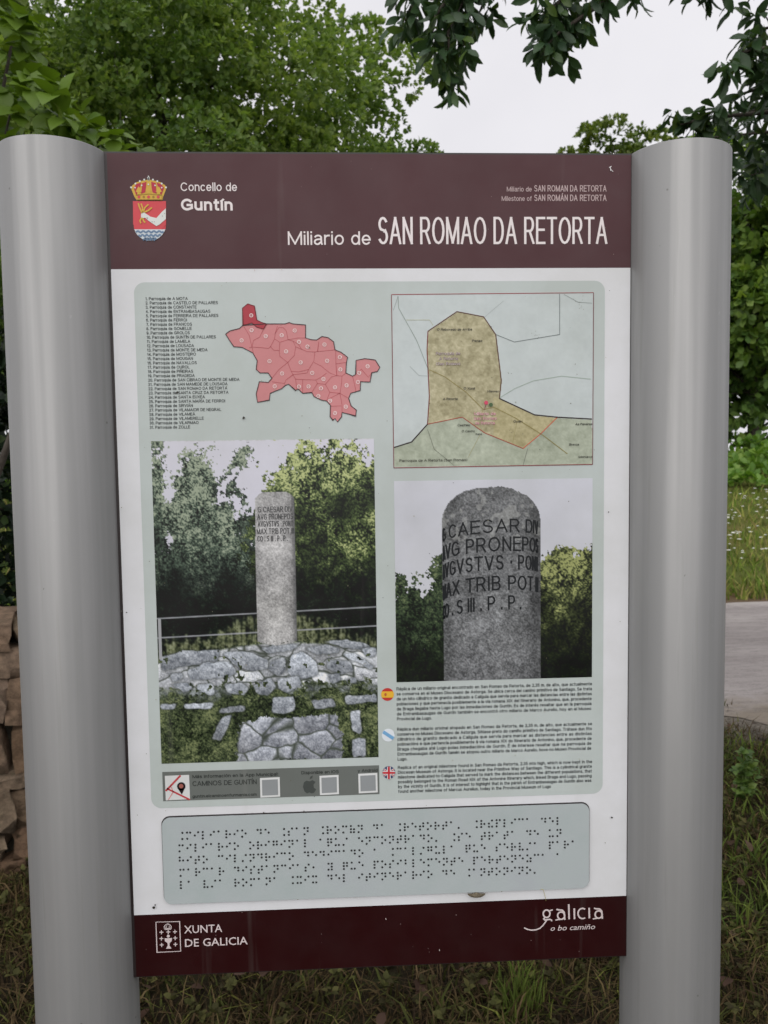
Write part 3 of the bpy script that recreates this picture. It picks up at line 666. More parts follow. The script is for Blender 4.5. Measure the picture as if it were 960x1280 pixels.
def photo_one():
    W, H = 300, 430; rng = np.random.default_rng(3)
    U, V = np.meshgrid(np.linspace(0, 1, W), np.linspace(0, 1, H))
    img = np.empty((H, W, 3)); img[:] = (196, 196, 206)
    img += (V[..., None]*-30)
    nz = fbm(H, W, (26, 10, 5, 2.6, 1.5), rng, 0.85)
    # left pines
    pines = np.zeros((H, W))
    for cx, top, wd in ((0.02, 0.00, 0.10), (0.20, -0.01, 0.15), (0.11, 0.10, 0.12), (0.31, 0.15, 0.14), (0.41, 0.15, 0.05), (0.43, 0.20, 0.12)):
        half = wd*np.clip((V-top)/0.32, 0, 1)**0.7+0.006
        pines = np.maximum(pines, ((np.abs(U-cx)+nz*0.085) < half) & (V > top+nz*0.02))
    for (ax, ay, bx, by) in ((0.30, 0.13, 0.43, 0.03), (0.33, 0.17, 0.40, 0.08)):
        t = np.clip(((U-ax)*(bx-ax)+(V-ay)*(by-ay))/((bx-ax)**2+(by-ay)**2), 0, 1)
        d = np.hypot(U-ax-t*(bx-ax), V-ay-t*(by-ay)); pines = np.maximum(pines, d+nz*0.03 < 0.014)
    lm = np.clip(0.62-0.95*V+0.25*(np.abs(U-0.2) < 0.16)*(V < 0.3)+0.5*vnoise(H, W, 30, rng), 0, 1)
    fo = foliage(H, W, rng, (24, 28, 26), (72, 86, 74), (146, 156, 136), lm)
    put(img, pines, fo)
    # right broad tree
    r = np.hypot((U-0.80)/0.36, (V-0.34)/0.33)
    br = ((r+nz*0.22) < 1) | ((U > 0.48) & (V > 0.28))
    lm = np.clip(0.20+0.85*np.clip(1-V/0.20, 0, 1)+0.30*np.clip(1-np.abs(V-0.33)/0.1, 0, 1)*(U > 0.78)-0.30*np.clip((V-0.3)/0.2, 0, 1)+0.42*vnoise(H, W, 30, rng)+0.3*vnoise(H, W, 12, rng), 0, 1)
    put(img, br, foliage(H, W, rng, (22, 27, 23), (76, 90, 56), (172, 180, 126), lm))
    low = np.clip((V-0.36)/0.12+nz*0.5, 0, 1)*(V < 0.66)
    put(img, low*0.9*np.clip(1.3-abs(U-0.15)*0.6, 0, 1), foliage(H, W, rng, (14, 17, 18), (30, 36, 32), (70, 82, 62), np.full((H, W), 0.18)))
    # dry grass behind the stone
    gr = np.clip(1-np.abs(U-0.55)/0.33, 0, 1)**0.7*0.10
    streak = vnoise(H, W, 2.0, rng)+up(rng.random((int(H/18)+3, int(W/1.6)+3)), H, W)-0.5
    gm = ((0.625-V) < gr+streak*0.05) & (V > 0.5) & (streak > -0.12)
    put(img, blur(gm, 1)*0.7, np.asarray((118, 124, 86))+streak[..., None]*80)
    # bank, mound and turf
    mound = V > (0.622+0.13*np.abs(U-0.57)**1.5+0.01*nz)
    turf = foliage(H, W, rng, (26, 32, 24), (72, 82, 58), (122, 130, 92), np.full((H, W), 0.36)+0.25*vnoise(H, W, 24, rng), 1.3)
    put(img, mound, turf)
    # mound of fitted boulders: irregular flat cells, lit from above, dark joints
    def cells(npt, v0, v1, asp, seed, base):
        r2 = np.random.default_rng(seed); pu, pv = r2.uniform(-0.05, 1.05, npt), r2.uniform(v0-0.02, v1+0.02, npt)
        uu, vv = U+0.012*vnoise(H, W, 9, r2), V+0.010*vnoise(H, W, 9, r2)
        d = np.sqrt((uu[..., None]-pu)**2+((vv[..., None]-pv)*asp)**2); o = np.argsort(d, -1)[..., :2]
        f1 = np.take_along_axis(d, o[..., :1], -1)[..., 0]; f2 = np.take_along_axis(d, o[..., 1:2], -1)[..., 0]
        tone = r2.uniform(0.78, 1.12, npt)[o[..., 0]]; lit = np.clip(1-(vv-pv[o[..., 0]])*5.5, 0.72, 1.22); ed = np.clip((f2-f1)/0.014, 0, 1)
        n = vnoise(H, W, 1.4, r2)*58+vnoise(H, W, 4, r2)*40+vnoise(H, W, 13, r2)*26
        return (np.asarray(base)*(tone*lit)[..., None]+n[..., None])*ed[..., None]+np.asarray((66, 72, 64))*(1-ed[..., None])
    band = np.clip((V-0.622-0.13*np.abs(U-0.57)**1.5)/0.008, 0, 1)*np.clip((0.765+0.03*nz-V)/0.012, 0, 1)
    put(img, band, cells(40, 0.62, 0.78, 2.9, 91, (184, 188, 194)))
    foot_ = np.clip((V-0.755)/0.02, 0, 1)*np.clip((0.80+0.02*nz-V)/0.02, 0, 1)*(vnoise(H, W, 16, rng) > -0.1)
    put(img, foot_*0.8, cells(60, 0.74, 0.82, 2.2, 92, (128, 134, 138)))
    def Z(x, y):
        le, ri = 27+(y-35)*41/1227, 880+(y-28)*15/1207; to, bo = 35-(x-27)*7/853, 1262-(x-68)*27/827
        return (x-le)/(ri-le), (y-to)/(bo-to)
    stones = [[(60, 850), (140, 825), (290, 822), (280, 870), (180, 880), (70, 905)], [(165, 900), (240, 868), (330, 868), (352, 915), (300, 930), (175, 940)], [(295, 832), (400, 828), (470, 860), (478, 895), (400, 905), (340, 880)], [(478, 865), (535, 848), (545, 905), (515, 922), (475, 900)],
              [(545, 905), (560, 840), (600, 825), (660, 870), (668, 915), (620, 932), (560, 930)], [(610, 815), (690, 800), (752, 818), (740, 838), (650, 838)], [(665, 790), (760, 780), (850, 800), (880, 830), (800, 820), (745, 808)], [(750, 838), (800, 832), (880, 880), (870, 898), (810, 870)], [(700, 858), (790, 866), (802, 905), (750, 915), (695, 895)],
              [(505, 935), (590, 920), (600, 960), (545, 990), (510, 970)], [(415, 960), (480, 925), (505, 960), (470, 1000), (420, 990)], [(305, 955), (370, 945), (402, 970), (380, 995), (320, 990)], [(200, 955), (262, 950), (275, 990), (250, 998), (205, 975)], [(105, 950), (170, 945), (188, 970), (150, 985)], [(700, 915), (745, 910), (752, 940), (715, 955)], [(765, 930), (810, 928), (812, 948), (775, 950)],
              [(825, 815), (885, 812), (888, 845), (850, 850)], [(440, 815), (520, 800), (600, 800), (560, 825), (470, 835)], [(100, 915), (150, 905), (155, 930), (110, 945)],
              [(488, 1005), (570, 1000), (575, 1050), (530, 1072), (485, 1065)], [(635, 1015), (720, 1008), (735, 1040), (650, 1052)], [(760, 1000), (888, 990), (890, 1020), (770, 1030)], [(60, 1030), (130, 1025), (115, 1048), (62, 1052)], [(150, 1030), (270, 1025), (260, 1050), (160, 1052)], [(290, 1045), (385, 1035), (380, 1062), (280, 1065)],
              [(295, 1080), (335, 1066), (325, 1105), (290, 1175), (254, 1165)], [(785, 1055), (825, 1050), (832, 1148), (792, 1135)], [(792, 1165), (845, 1158), (850, 1232), (797, 1236)],
              [(375, 1100), (455, 1090), (470, 1130), (420, 1170), (350, 1185)], [(472, 1090), (540, 1080), (655, 1130), (560, 1145), (485, 1150)], [(590, 1085), (700, 1070), (735, 1080), (730, 1115), (660, 1118)], [(345, 1200), (440, 1165), (560, 1155), (640, 1160), (632, 1205), (560, 1245), (370, 1262)], [(650, 1150), (700, 1125), (758, 1170), (752, 1240), (640, 1243)], [(575, 1220), (630, 1212), (634, 1243), (570, 1245)]]
    pav = inpoly([Z(*p) for p in ((372, 1098), (470, 1084), (600, 1078), (735, 1068), (760, 1170), (752, 1243), (560, 1250), (345, 1262), (350, 1180))], U+0.02*nz, V+0.01*nz)
    put(img, pav, cells(34, 0.84, 1.02, 2.0, 94, (140, 144, 152)))
    for s in stones[:-6]:
        pts = [Z(*p) for p in s]
        m = inpoly(pts, U+0.006*nz, V+0.006*vnoise(H, W, 7, rng)); b = blur(m, 2)
        tone = rng.uniform(0.8, 1.08)
        n = vnoise(H, W, 1.5, rng)*60+vnoise(H, W, 4, rng)*44+vnoise(H, W, 14, rng)*30
        cy_ = np.mean([p[1] for p in pts]); lit = np.clip(1-(V-cy_)*4.0, 0.7, 1.15)
        put(img, np.clip(b*1.6-0.1, 0, 1)*0.65, (34, 38, 34))
        put(img, m*np.clip((b-0.32)*2.6, 0, 1), (np.asarray((152, 158, 166))*tone+n[..., None])*lit[..., None])
    put(img, ((vnoise(H, W, 4, rng)+vnoise(H, W, 12, rng)) > 0.5) & (V > 0.64) & (V < 0.8), turf*0.95)
    # rails
    for ya, yb_ in ((702, 658), (776, 730)):
        (u0, v0), (u1, v1) = Z(45, ya), Z(890, yb_)
        d = np.abs(V-(v0+(v1-v0)*U)); put(img, np.clip(1.5-d*H/0.9, 0, 1)*0.9, (150, 152, 158))
    put(img, ((np.abs(U-0.012) < 0.006) & (V > 0.545) & (V < 0.67)), (150, 152, 155))
    # milestone
    u0, v0 = Z(420, 225); u1, _ = Z(573, 225); ub0, vb = Z(432, 790); ub1, _ = Z(582, 780)
    t = np.clip((V-v0)/(vb-v0), 0, 1); le = u0+(ub0-u0)*t; ri = u1+(ub1-u1)*t; cen, half = (le+ri)/2, (ri-le)/2
    tt = np.abs(U-cen)/half; topv = v0+0.022*np.clip((tt-0.35)/0.65, 0, 1)**2.5
    col = (tt < 1) & (V > topv) & (V < vb+0.012*(1-tt**2))
    put(img, col, granite(H, W, rng, U, cen, half, (152, 152, 152), 0.6))
    put(img, col*np.clip((tt-0.82)*3, 0, 0.5)*(U > cen), (70, 72, 74))
    put(img, ((nz-0.1) > (np.abs(V-vb-0.006)*40)) & (np.abs(U-0.55) < 0.14), turf*0.8)
    return img
def photo_two():
    W, H = 260, 265; rng = np.random.default_rng(5)
    U, V = np.meshgrid(np.linspace(0, 1, W), np.linspace(0, 1, H))
    img = np.empty((H, W, 3)); img[:] = (188, 190, 198); img += fbm(H, W, (60, 30), rng)[..., None]*6
    nz = fbm(H, W, (26, 10, 5, 2.6, 1.5), rng, 0.85)
    pines = np.zeros((H, W), bool)
    for cx, top, wd in ((0.03, 0.46, 0.07), (0.10, 0.455, 0.07), (0.22, 0.37, 0.06), (0.18, 0.50, 0.09), (0.05, 0.56, 0.3)):
        pines |= ((np.abs(U-cx)+nz*0.07) < wd*np.clip((V-top)/0.2, 0, 1)**0.7+0.008) & (V > top+nz*0.02)
    pines |= (V > 0.72+nz*0.1) & (U < 0.3)
    lm = np.clip(0.60-0.62*(V-0.4)*1.6+0.3*vnoise(H, W, 22, rng), 0, 1)*0.8
    put(img, pines, foliage(H, W, rng, (20, 24, 22), (58, 72, 52), (112, 122, 88), lm))
    r = np.hypot((U-0.90)/0.24, (V-0.62)/0.27)
    br = ((r+nz*0.2) < 1) | ((U > 0.70) & (V > 0.58))
    lm = np.clip(1.35-1.75*V+0.55*vnoise(H, W, 26, rng), 0, 1)
    put(img, br, foliage(H, W, rng, (22, 25, 22), (66, 73, 48), (152, 158, 104), lm))
    put(img, np.clip((V-0.74)*4+nz*0.4, 0, 0.75)*((U < 0.3) | (U > 0.7)), foliage(H, W, rng, (16, 18, 18), (34, 40, 30), (70, 80, 50), np.full((H, W), 0.2)))
    # milestone head
    le, ri = 0.237, 0.733; cen, half = (le+ri)/2+0.004*V, (ri-le)/2
    tt = np.clip(np.abs(U-cen)/half, 0, 2)
    topv = 0.035+0.17*(1-np.sqrt(np.clip(1-np.clip(tt, 0, 1)**2.3, 0, 1)))
    col = (tt < 1) & (V > topv+0.006*nz)
    g = granite(H, W, rng, U, cen, half, (112, 114, 116))
    g = g*np.clip(0.86+(V-topv)[..., None]*0.1, 0.5, 1.1)
    put(img, col, g)
    put(img, col*((vnoise(H, W, 6, rng)+0.9*vnoise(H, W, 16, rng)) > 0.30)*(V < 0.3)*0.35, (176, 178, 174))
    return img
Q1 = [(189, 552), (467.5, 547.5), (473, 945), (202, 955.5)]; Q2 = [(493, 601.7), (740.5, 597.3), (739.7, 846.7), (495, 852)]
picture_mesh('milestone_photograph', Q1, photo_one(), 3)
picture_mesh('inscription_photograph', Q2, photo_two(), 3)

def inscriptions():
    lines = ['G CAESAR DIV', 'AVG PRONEPOS', 'AVGVSTVS · PONT', 'MAX TRIB POT III', 'CO . S III . P . P .']
    # close-up: bent round the column
    pr = Print(); ic = ink(36, 38, 40)
    xa, _ = P(553, 720); xb, _ = P(673, 720); cen, half = (xa+xb)/2, (xb-xa)/2*0.985
    z6 = lambda x, y: (480+x/3.4286, 590+y/3.4286)
    for body, yb, cap, span in ((lines[0], 272, 17.5, 1.0), (lines[1], 353, 19, 1.0), (lines[2], 432, 19, 1.0), (lines[3], 520, 19, 1.0), (lines[4], 604, 18.5, 0.74)):
        def warp(xs, zs, x0, x1, span=span):
            a = -1.52+(xs-x0)/(x1-x0)*3.0*span
            return cen+half*np.sin(a), zs-0.010*(1-np.cos(a))+0.004*(a/1.25)
        pr.text(body, *[z6(470, yb)[0]-60, z6(470, yb)[0]+60], z6(470, yb-8)[1], cap, ic, 4, weight=0.115, warp=warp)
    pr.build('inscription_lettering', FIELD)
    pr = Print(); ic = ink(66, 67, 68)
    z5 = lambda x, y: (180+x/3.047, 540+y/3.047)
    for body, xl, xr, yb in ((lines[0], 434, 566, 306), (lines[1], 432, 568, 334), (lines[2], 434, 568, 361), (lines[3], 430, 572, 389), (lines[4], 432, 548, 417)):
        a, b = z5(xl, yb), z5(xr, yb); pr.text(body, a[0], b[0], a[1], 7.2, ic, 4, weight=0.11)
    pr.build('inscription_lettering', FIELD)
inscriptions()

# --- location map
def location_map():
    W, H = 260, 225; rng = np.random.default_rng(8)
    Q = [(489.3, 368.4), (741.4, 366), (740.4, 580.4), (492.3, 584.8)]
    U, V = np.meshgrid(np.linspace(0, 1, W), np.linspace(0, 1, H))
    def Z(x, y):
        le, ri = 32+(y-63)*10/742, 897-(y-55)*4/735; to, bo = 63-(x-32)*8/865, 805-(x-42)*15/851
        return (x-le)/(ri-le), (y-to)/(bo-to)
    zq = lambda x, y: (480+x/3.4286, 350+y/3.4286)
    img = np.empty((H, W, 3)); img[:] = (181, 189, 189)
    rel = fbm(H, W, (30, 12, 5, 2.4), rng, 0.8); hs = (rel-np.roll(rel, (2, 2), (0, 1)))
    img += rel[..., None]*5
    low = [(42, 718), (118, 694), (186, 618), (335, 588), (595, 722), (742, 588), (890, 596), (893, 790), (42, 805)]
    ter = [(186, 618), (194, 500), (184, 300), (188, 220), (312, 136), (426, 158), (478, 234), (502, 430), (494, 508), (645, 578), (742, 588), (660, 665), (595, 722), (430, 655), (335, 588)]
    m = inpoly([Z(*p) for p in low], U, V); mot = vnoise(H, W, 1.6, rng)*12+vnoise(H, W, 5, rng)*16+vnoise(H, W, 14, rng)*14; put(img, m, np.asarray((158, 165, 148))+hs[..., None]*6+mot[..., None])
    m = inpoly([Z(*p) for p in ter], U, V); mot = vnoise(H, W, 1.6, rng)*22+vnoise(H, W, 4, rng)*26+vnoise(H, W, 11, rng)*24; put(img, m, np.asarray((158, 152, 122))+hs[..., None]*9+mot[..., None])
    field = m & (U > 0.5) & (V > 0.6); put(img, field*0.3, (176, 164, 116))
    picture_mesh('location_map', Q, img, 3)
    pr = Print(); q = lambda pts: [zq(*p) for p in pts]
    blk, red, rd, gry = ink(52, 46, 46), ink(150, 66, 66), ink(150, 142, 96), ink(140, 148, 146)
    pr.strip(q([(32, 63), (897, 55)]), 0.9, ink(140, 62, 66), 4); pr.strip(q([(893, 790), (42, 805)]), 1.0, ink(128, 60, 62), 4)
    pr.strip(q([(32, 63), (42, 805)]), 0.9, ink(120, 66, 68), 4); pr.strip(q([(897, 55), (893, 790)]), 0.9, ink(112, 70, 72), 4)
    for L, w, c in (([(186, 618), (194, 500), (184, 300), (188, 220)], 1.2, ink(112, 52, 44)), ([(188, 220), (312, 136), (426, 158), (478, 234), (502, 430), (494, 508)], 1.2, ink(86, 58, 50)),
                    ([(494, 508), (645, 578), (742, 588), (890, 596)], 1.5, blk), ([(42, 718), (118, 694), (186, 618)], 1.5, blk), ([(186, 618), (335, 588), (430, 655), (595, 722)], 1.0, ink(150, 70, 60)), ([(595, 722), (670, 660), (742, 588)], 0.9, ink(190, 78, 66)),
                    ([(752, 60), (752, 234), (558, 266), (478, 234)], 0.8, ink(108, 116, 116)), ([(60, 70), (62, 120), (140, 260), (190, 385)], 0.7, ink(130, 142, 134)), ([(40, 130), (60, 70)], 0.6, gry), ([(95, 172), (195, 172), (210, 195)], 0.5, ink(160, 160, 120)),
                    ([(194, 385), (260, 415), (350, 480), (425, 555), (470, 545), (560, 590), (680, 665), (785, 745)], 1.0, ink(134, 124, 78)), ([(495, 505), (560, 465), (640, 432), (760, 412), (885, 425)], 0.9, ink(150, 164, 154)),
                    ([(186, 640), (215, 725), (300, 795)], 0.6, ink(116, 120, 108)), ([(595, 795), (615, 722)], 0.6, ink(110, 112, 104)), ([(770, 62), (830, 95), (890, 100)], 0.6, gry), ([(570, 600), (550, 700)], 0.6, rd), ([(425, 555), (410, 590)], 0.6, rd), ([(110, 370), (150, 410), (190, 412)], 0.4, gry), ([(430, 160), (500, 100), (512, 90)], 0.3, gry), ([(410, 665), (360, 760)], 0.4, rd)):
        pr.strip(q(L), w, c, 4)
    rng2 = random.Random(4)
    for _ in range(60):                                   # hamlet dots
        cx_, cy_ = rng2.choice([(560, 650), (240, 530), (370, 285), (450, 540), (845, 95), (640, 236), (545, 400), (350, 470), (540, 640)])
        x, y = cx_+rng2.gauss(0, 18), cy_+rng2.gauss(0, 14); pr.disc(*zq(x, y), 0.35, ink(96, 92, 70), 5, 6)
    pr.disc(*zq(437, 526), 2.5, ink(190, 70, 96), 6, 14); pr.strip(q([(437, 530), (430, 556)]), 0.7, ink(120, 60, 70), 5); pr.disc(*zq(457, 535), 2.5, ink(70, 92, 62), 6, 14)
    for s, x, xr, y, cap in (('O Reboredo de Arriba', 226, 376, 218, 3.0), ('Penas', 376, 420, 266, 3.0), ('O Xunil', 340, 388, 470, 3.0), ('A Retorta', 252, 314, 515, 3.0), ('Vilarmao', 440, 492, 482, 2.8), ('Castrelo', 314, 368, 627, 2.9), ('O Castro', 332, 388, 653, 2.9), ('Xans', 390, 418, 665, 2.8), ('Quián', 552, 592, 611, 2.9), ('As Pereiras', 818, 890, 623, 3.0), ('Brexos', 792, 834, 710, 3.0), ('Monteco', 832, 890, 763, 3.0)):
        a, b = zq(x, y), zq(xr, y); pr.text(s, a[0], b[0], a[1], cap, ink(52, 52, 48), 6, bold=0.012, shear=0.15, res=1)
    for s, x, xr, y, cap in (('Parroquia de', 222, 326, 322, 3.8), ('A Retorta', 236, 316, 344, 3.8), ('(San Romao)', 222, 326, 366, 3.8)):
        a, b = zq(x, y), zq(xr, y); pr.text(s, a[0], b[0], a[1], cap, ink(206, 200, 194), 5, bold=0.05, res=1); pr.text(s, a[0], b[0], a[1], cap, ink(128, 108, 112), 6, res=1)
    for s, x, xr, y, cap in (('Miliario de', 386, 478, 580, 3.8), ('San Romao', 384, 482, 600, 3.8), ('da Retorta', 390, 474, 620, 3.8)):
        a, b = zq(x, y), zq(xr, y); pr.text(s, a[0], b[0], a[1], cap, ink(212, 196, 190), 5, bold=0.05, res=1); pr.text(s, a[0], b[0], a[1], cap, ink(178, 116, 128), 6, res=1)
    a, b = zq(66, 780), zq(356, 776); pr.text('Parroquia de A Retorta (San Romao)', a[0], b[0], a[1], 3.4, ink(70, 70, 62), 6, bold=0.01, res=1)
    pr.build('map_linework', FIELD)
location_map()

# --- description in three languages, with flags
ES = ['Réplica de un miliario original encontrado en San Romao da Retorta, de 2,35 m. de alto, que actualmente', 'se conserva en el Museo Diocesano de Astorga. Se ubica cerca del camino primitivo de Santiago. Se trata', 'de un hito cilíndrico de granito dedicado a Calígula que servía para marcar las distancias entre las distintas', 'poblaciones y que pertenecía posiblemente a la vía romana XIX del Itinerario de Antonino, que, procedente', 'de Braga llegaba hasta Lugo por las inmediaciones de Guntín. Es de interés resaltar que en la parroquia', 'de Entrambasaugas de Guntín también se encontró otro miliario de Marco Aurelio, hoy en el Museo', 'Provincial de Lugo.']
GL = ['Réplica dun miliario orixinal atopado en San Romao da Retorta, de 2,35 m. de alto, que actualmente se', 'conserva no Museo Diocesano de Astorga. Sitúase preto do camiño primitivo de Santiago. Trátase dun fito', 'cilíndrico de granito dedicado a Calígula que servía para marcar as distancias entre as distintas', 'poboacións e que pertencía posiblemente á vía romana XIX do Itinerario de Antonino, que, procedente de', 'Braga chegaba até Lugo polas inmediacións de Guntín. É de interese resaltar que na parroquia de', 'Entrambasaugas de Guntín tamén se atopou outro miliario de Marco Aurelio, hoxe no Museo Provincial de', 'Lugo.']
EN = ['Replica of an original milestone found in San Romao da Retorta, 2.35 mts high, which is now kept in the', 'Diocesan Museum of Astorga. It is located near the Primitive Way of Santiago. This is a cylindrical granite', 'milestone dedicated to Caligula that served to mark the distances between the different populations, that', 'possibly belonged to the Roman Road XIX of the Antonine Itinerary which, linked Braga and Lugo, passing', 'by the vicinity of Guntín. It is of interest to highlight that in the parish of Entrambasaugas de Guntín also was', 'found another milestone of Marcus Aurelius, today in the Provincial Museum of Lugo']
for L, y0, pitch, x0, last in ((ES, 863.0, 6.25, 495.6, 539.6), (GL, 913.4, 6.2, 496.4, 509), (EN, 961.2, 5.95, 497.2, 688.5)):
    pr = Print()
    for i, s in enumerate(L):
        xr = 739.8-0.2*i if i < len(L)-1 else last
        pr.text(s, x0+0.1*i, xr, y0+pitch*i, 4.3, C_BLK, 3, weight=0.145)
    pr.build('description_text', FIELD)
def flag(cx, cy, kind):
    pr = Print(); r = 8.0; n = 40
    def clip(y0, y1):                                  # horizontal slice of the disc
        a = [(cx+math.sqrt(max(r*r-(y0+(y1-y0)*k/8)**2, 0)), cy+y0+(y1-y0)*k/8) for k in range(9)]
        return a+[(2*cx-x, y) for x, y in a[::-1]]
    if kind == 'es':
        pr.disc(cx, cy, r, ink(178, 62, 58), 3, n); pr.poly(clip(-3.9, 3.9), ink(214, 168, 62), 4); pr.disc(cx-2.5, cy, 1.5, ink(176, 96, 60), 5, 10, 2.0)
    elif kind == 'gl':
        pr.disc(cx, cy, r, ink(206, 212, 218), 3, n)
        d = []
        for t in (-2.1, 2.1):
            h = math.sqrt(r*r-t*t); a = math.radians(33)
            for s in ((-1, 1) if t < 0 else (1, -1)): d.append((cx+s*h*math.cos(a)-t*math.sin(a), cy+s*h*math.sin(a)+t*math.cos(a)))
        pr.poly(d, ink(112, 158, 196), 4)
    else:
        pr.disc(cx, cy, r, ink(66, 74, 104), 3, n)
        for a in (33, -33):
            a = math.radians(a); pr.strip([(cx-7.6*math.cos(a), cy-7.6*math.sin(a)), (cx+7.6*math.cos(a), cy+7.6*math.sin(a))], 2.6, ink(206, 206, 208), 4); pr.strip([(cx-7.6*math.cos(a), cy-7.6*math.sin(a)), (cx+7.6*math.cos(a), cy+7.6*math.sin(a))], 1.0, ink(176, 58, 66), 5)
        for w, c, l in ((4.6, ink(208, 206, 208), 6), (2.6, ink(182, 52, 60), 7)):
            pr.strip([(cx-7.7, cy), (cx+7.7, cy)], w, c, l); pr.strip([(cx, cy-7.7), (cx, cy+7.7)], w, c, l+0.3)
    return pr.build('round_flag', FIELD)
flag(484.3, 867.8, 'es'); flag(485.3, 918.6, 'gl'); flag(486, 965.3, 'uk')

# --- app banner (its matrix codes stay blank)
def banner():
    pr = Print(); z = lambda x, y: (190+x/3.2, 950+y/3.2); q = lambda p: [z(*a) for a in p]
    pr.poly_xz(rrect([z(42, 50), z(908, 17), z(910, 133), z(45, 166)], 0.0004)[0], ink(102, 106, 103), 3)
    pr.poly(q([(52, 62), (149, 58), (153, 155), (56, 160)]), ink(200, 202, 202), 4)
    red, pk = ink(176, 70, 74), ink(206, 138, 138)
    pr.strip(q([(56, 122), (115, 60)]), 2.4, red, 5); pr.strip(q([(60, 112), (152, 157)]), 2.2, red, 5); pr.strip(q([(75, 100), (86, 125), (66, 158)]), 1.0, pk, 5)
    pr.disc(*z(118, 103), 5.2, ink(44, 40, 42), 6, 18); pr.poly(q([(105, 112), (132, 110), (120, 136)]), ink(44, 40, 42), 6); pr.disc(*z(118, 102), 2.8, ink(150, 92, 84), 7, 12)
    for a in ([(432, 71), (511, 67), (513, 145), (434, 149)], [(670, 62), (746, 58), (748, 135), (672, 139)], [(825, 54), (901, 50), (903, 128), (827, 132)]):
        pr.poly(q(a), ink(204, 206, 206), 4)
        cx_ = sum(p[0] for p in a)/4; cy_ = sum(p[1] for p in a)/4
        pr.poly(q([(cx_+(x-cx_)*0.80, cy_+(y-cy_)*0.80) for x, y in a]), ink(136, 140, 142), 5)
    d = ink(50, 53, 52)
    pr.text('Más información en la App Municipal:', z(163, 0)[0], z(505, 0)[0], z(0, 72)[1], 4.4, d, 4, bold=0.012, res=1)
    pr.text('CAMINOS DE GUNTÍN', z(163, 0)[0], z(419, 0)[0], z(0, 103)[1], 6.4, d, 4, bold=-0.004)
    pr.text('guntin.elcaminoenfurmania.com', z(163, 0)[0], z(419, 0)[0], z(0, 150)[1], 4.0, d, 4, bold=0.01, res=1)
    pr.text('Disponible en iOS', z(598, 0)[0], z(747, 0)[0], z(0, 56)[1], 4.3, d, 4, bold=0.01, res=1); pr.text('y Android', z(823, 0)[0], z(902, 0)[0], z(0, 48)[1], 4.2, d, 4, bold=0.01, res=1)
    g = ink(72, 76, 74)
    ap = [(630, 84), (642, 79), (654, 86), (646, 98), (648, 110), (657, 116), (648, 130), (638, 132), (630, 128), (620, 132), (610, 124), (604, 106), (608, 88), (618, 81)]
    pr.poly(q(ap), g, 4); pr.poly(q([(631, 76), (633, 66), (643, 60), (641, 71)]), g, 4)
    pr.build('app_banner', FIELD)
banner()

# --- footer logos
def footer():
    L = ink(196, 184, 184)
    pr = Print(); z = lambda x, y: (150+x/2.909, 1110+y/2.909); q = lambda p: [z(*a) for a in p]
    pr.strip(q([(131, 123), (217, 121), (221, 229), (135, 233)]), 1.0, L, 2, True)
    # crown, host, chalice, seven crosses
    pr.ring(*z(174, 143), 4.6, 0.9, L, 2, 14, 0, 180, 4.2); pr.strip(q([(160, 147), (188, 146)]), 0.9, L, 2); pr.strip(q([(163, 150), (186, 149)]), 0.9, L, 2)
    for x in (163, 169, 180, 186): pr.strip(q([(x, 133+abs(x-174)*0.4), (x+(174-x)*0.25, 146)]), 0.7, L, 2)
    pr.strip(q([(174, 126), (174, 134)]), 0.8, L, 2); pr.strip(q([(171, 129), (177, 129)]), 0.7, L, 2)
    pr.disc(*z(176, 174), 1.9, L, 2, 12)
    pr.poly(q([(162, 182), (190, 181), (188, 192), (181, 199), (180, 208), (188, 219), (168, 220), (174, 208), (173, 199), (164, 193)]), L, 2)
    for x, y in ((151, 160), (176, 159), (200, 158), (151, 183), (201, 181), (152, 206), (202, 204)):
        pr.strip(q([(x-7, y), (x+7, y-0.3)]), 1.2, L, 2); pr.strip(q([(x, y-7), (x, y+7)]), 1.2, L, 2.3)
    pr.build('government_emblem', FOOT)
    pr = Print(); pr.text_curve('XUNTA', 230.3, 278, 1166.4, 10.3, L, 2, bold=0.006); pr.text_curve('DE GALICIA', 231.5, 309.8, 1183.3, 10.4, L, 2, bold=0.006); pr.build('government_lettering', FOOT)
    # tourism logo drawn stroke by stroke
    pr = Print(); z = lambda x, y: (640+x/6.4, 1120+y/6.4); q = lambda p: [z(*a) for a in p]; w = 2.0
    pr.ring(*z(276, 140), 4.2, w, L, 2, 20, ry=4.7); pr.strip(q([(295, 118), (325, 108)]), 1.7, L, 2.2)
    pr.strip(q([(262, 168), (252, 182), (262, 190), (300, 184), (315, 190), (316, 200)]), 1.9, L, 2.4)
    pr.strip(q([(276, 192), (262, 212), (245, 235), (222, 256), (190, 268), (155, 271), (125, 265), (96, 252)]), 1.7, L, 2.6)
    for cx, cy in ((392, 147), (692, 138)):
        pr.ring(*z(cx, cy+8), 4.4, w, L, 2, 20, ry=4.6); pr.strip(q([(cx-38, cy-42), (cx-20, cy-38), (cx+8, cy-36), (cx+24, cy-20), (cx+28, cy+20), (cx+30, cy+42)]), w, L, 2.2); pr.strip(q([(cx-46, cy+44), (cx-30, cy+40), (cx-10, cy+38)]), 1.7, L, 2.4)
    pr.strip(q([(453, 64), (456, 184)]), 2.2, L, 2); pr.strip(q([(497, 97), (499, 183)]), 2.2, L, 2); pr.strip(q([(616, 92), (618, 176)]), 2.2, L, 2)
    pr.ring(*z(563, 138), 5.6, w, L, 2, 18, 55, 305, 6.4)
    pr.text_curve('o bo camiño', z(308, 0)[0], z(664, 0)[0], z(0, 277)[1], 7.2, L, 2, bold=0.004, shear=0.25)
    pr.build('tourism_logo', FOOT)
footer()

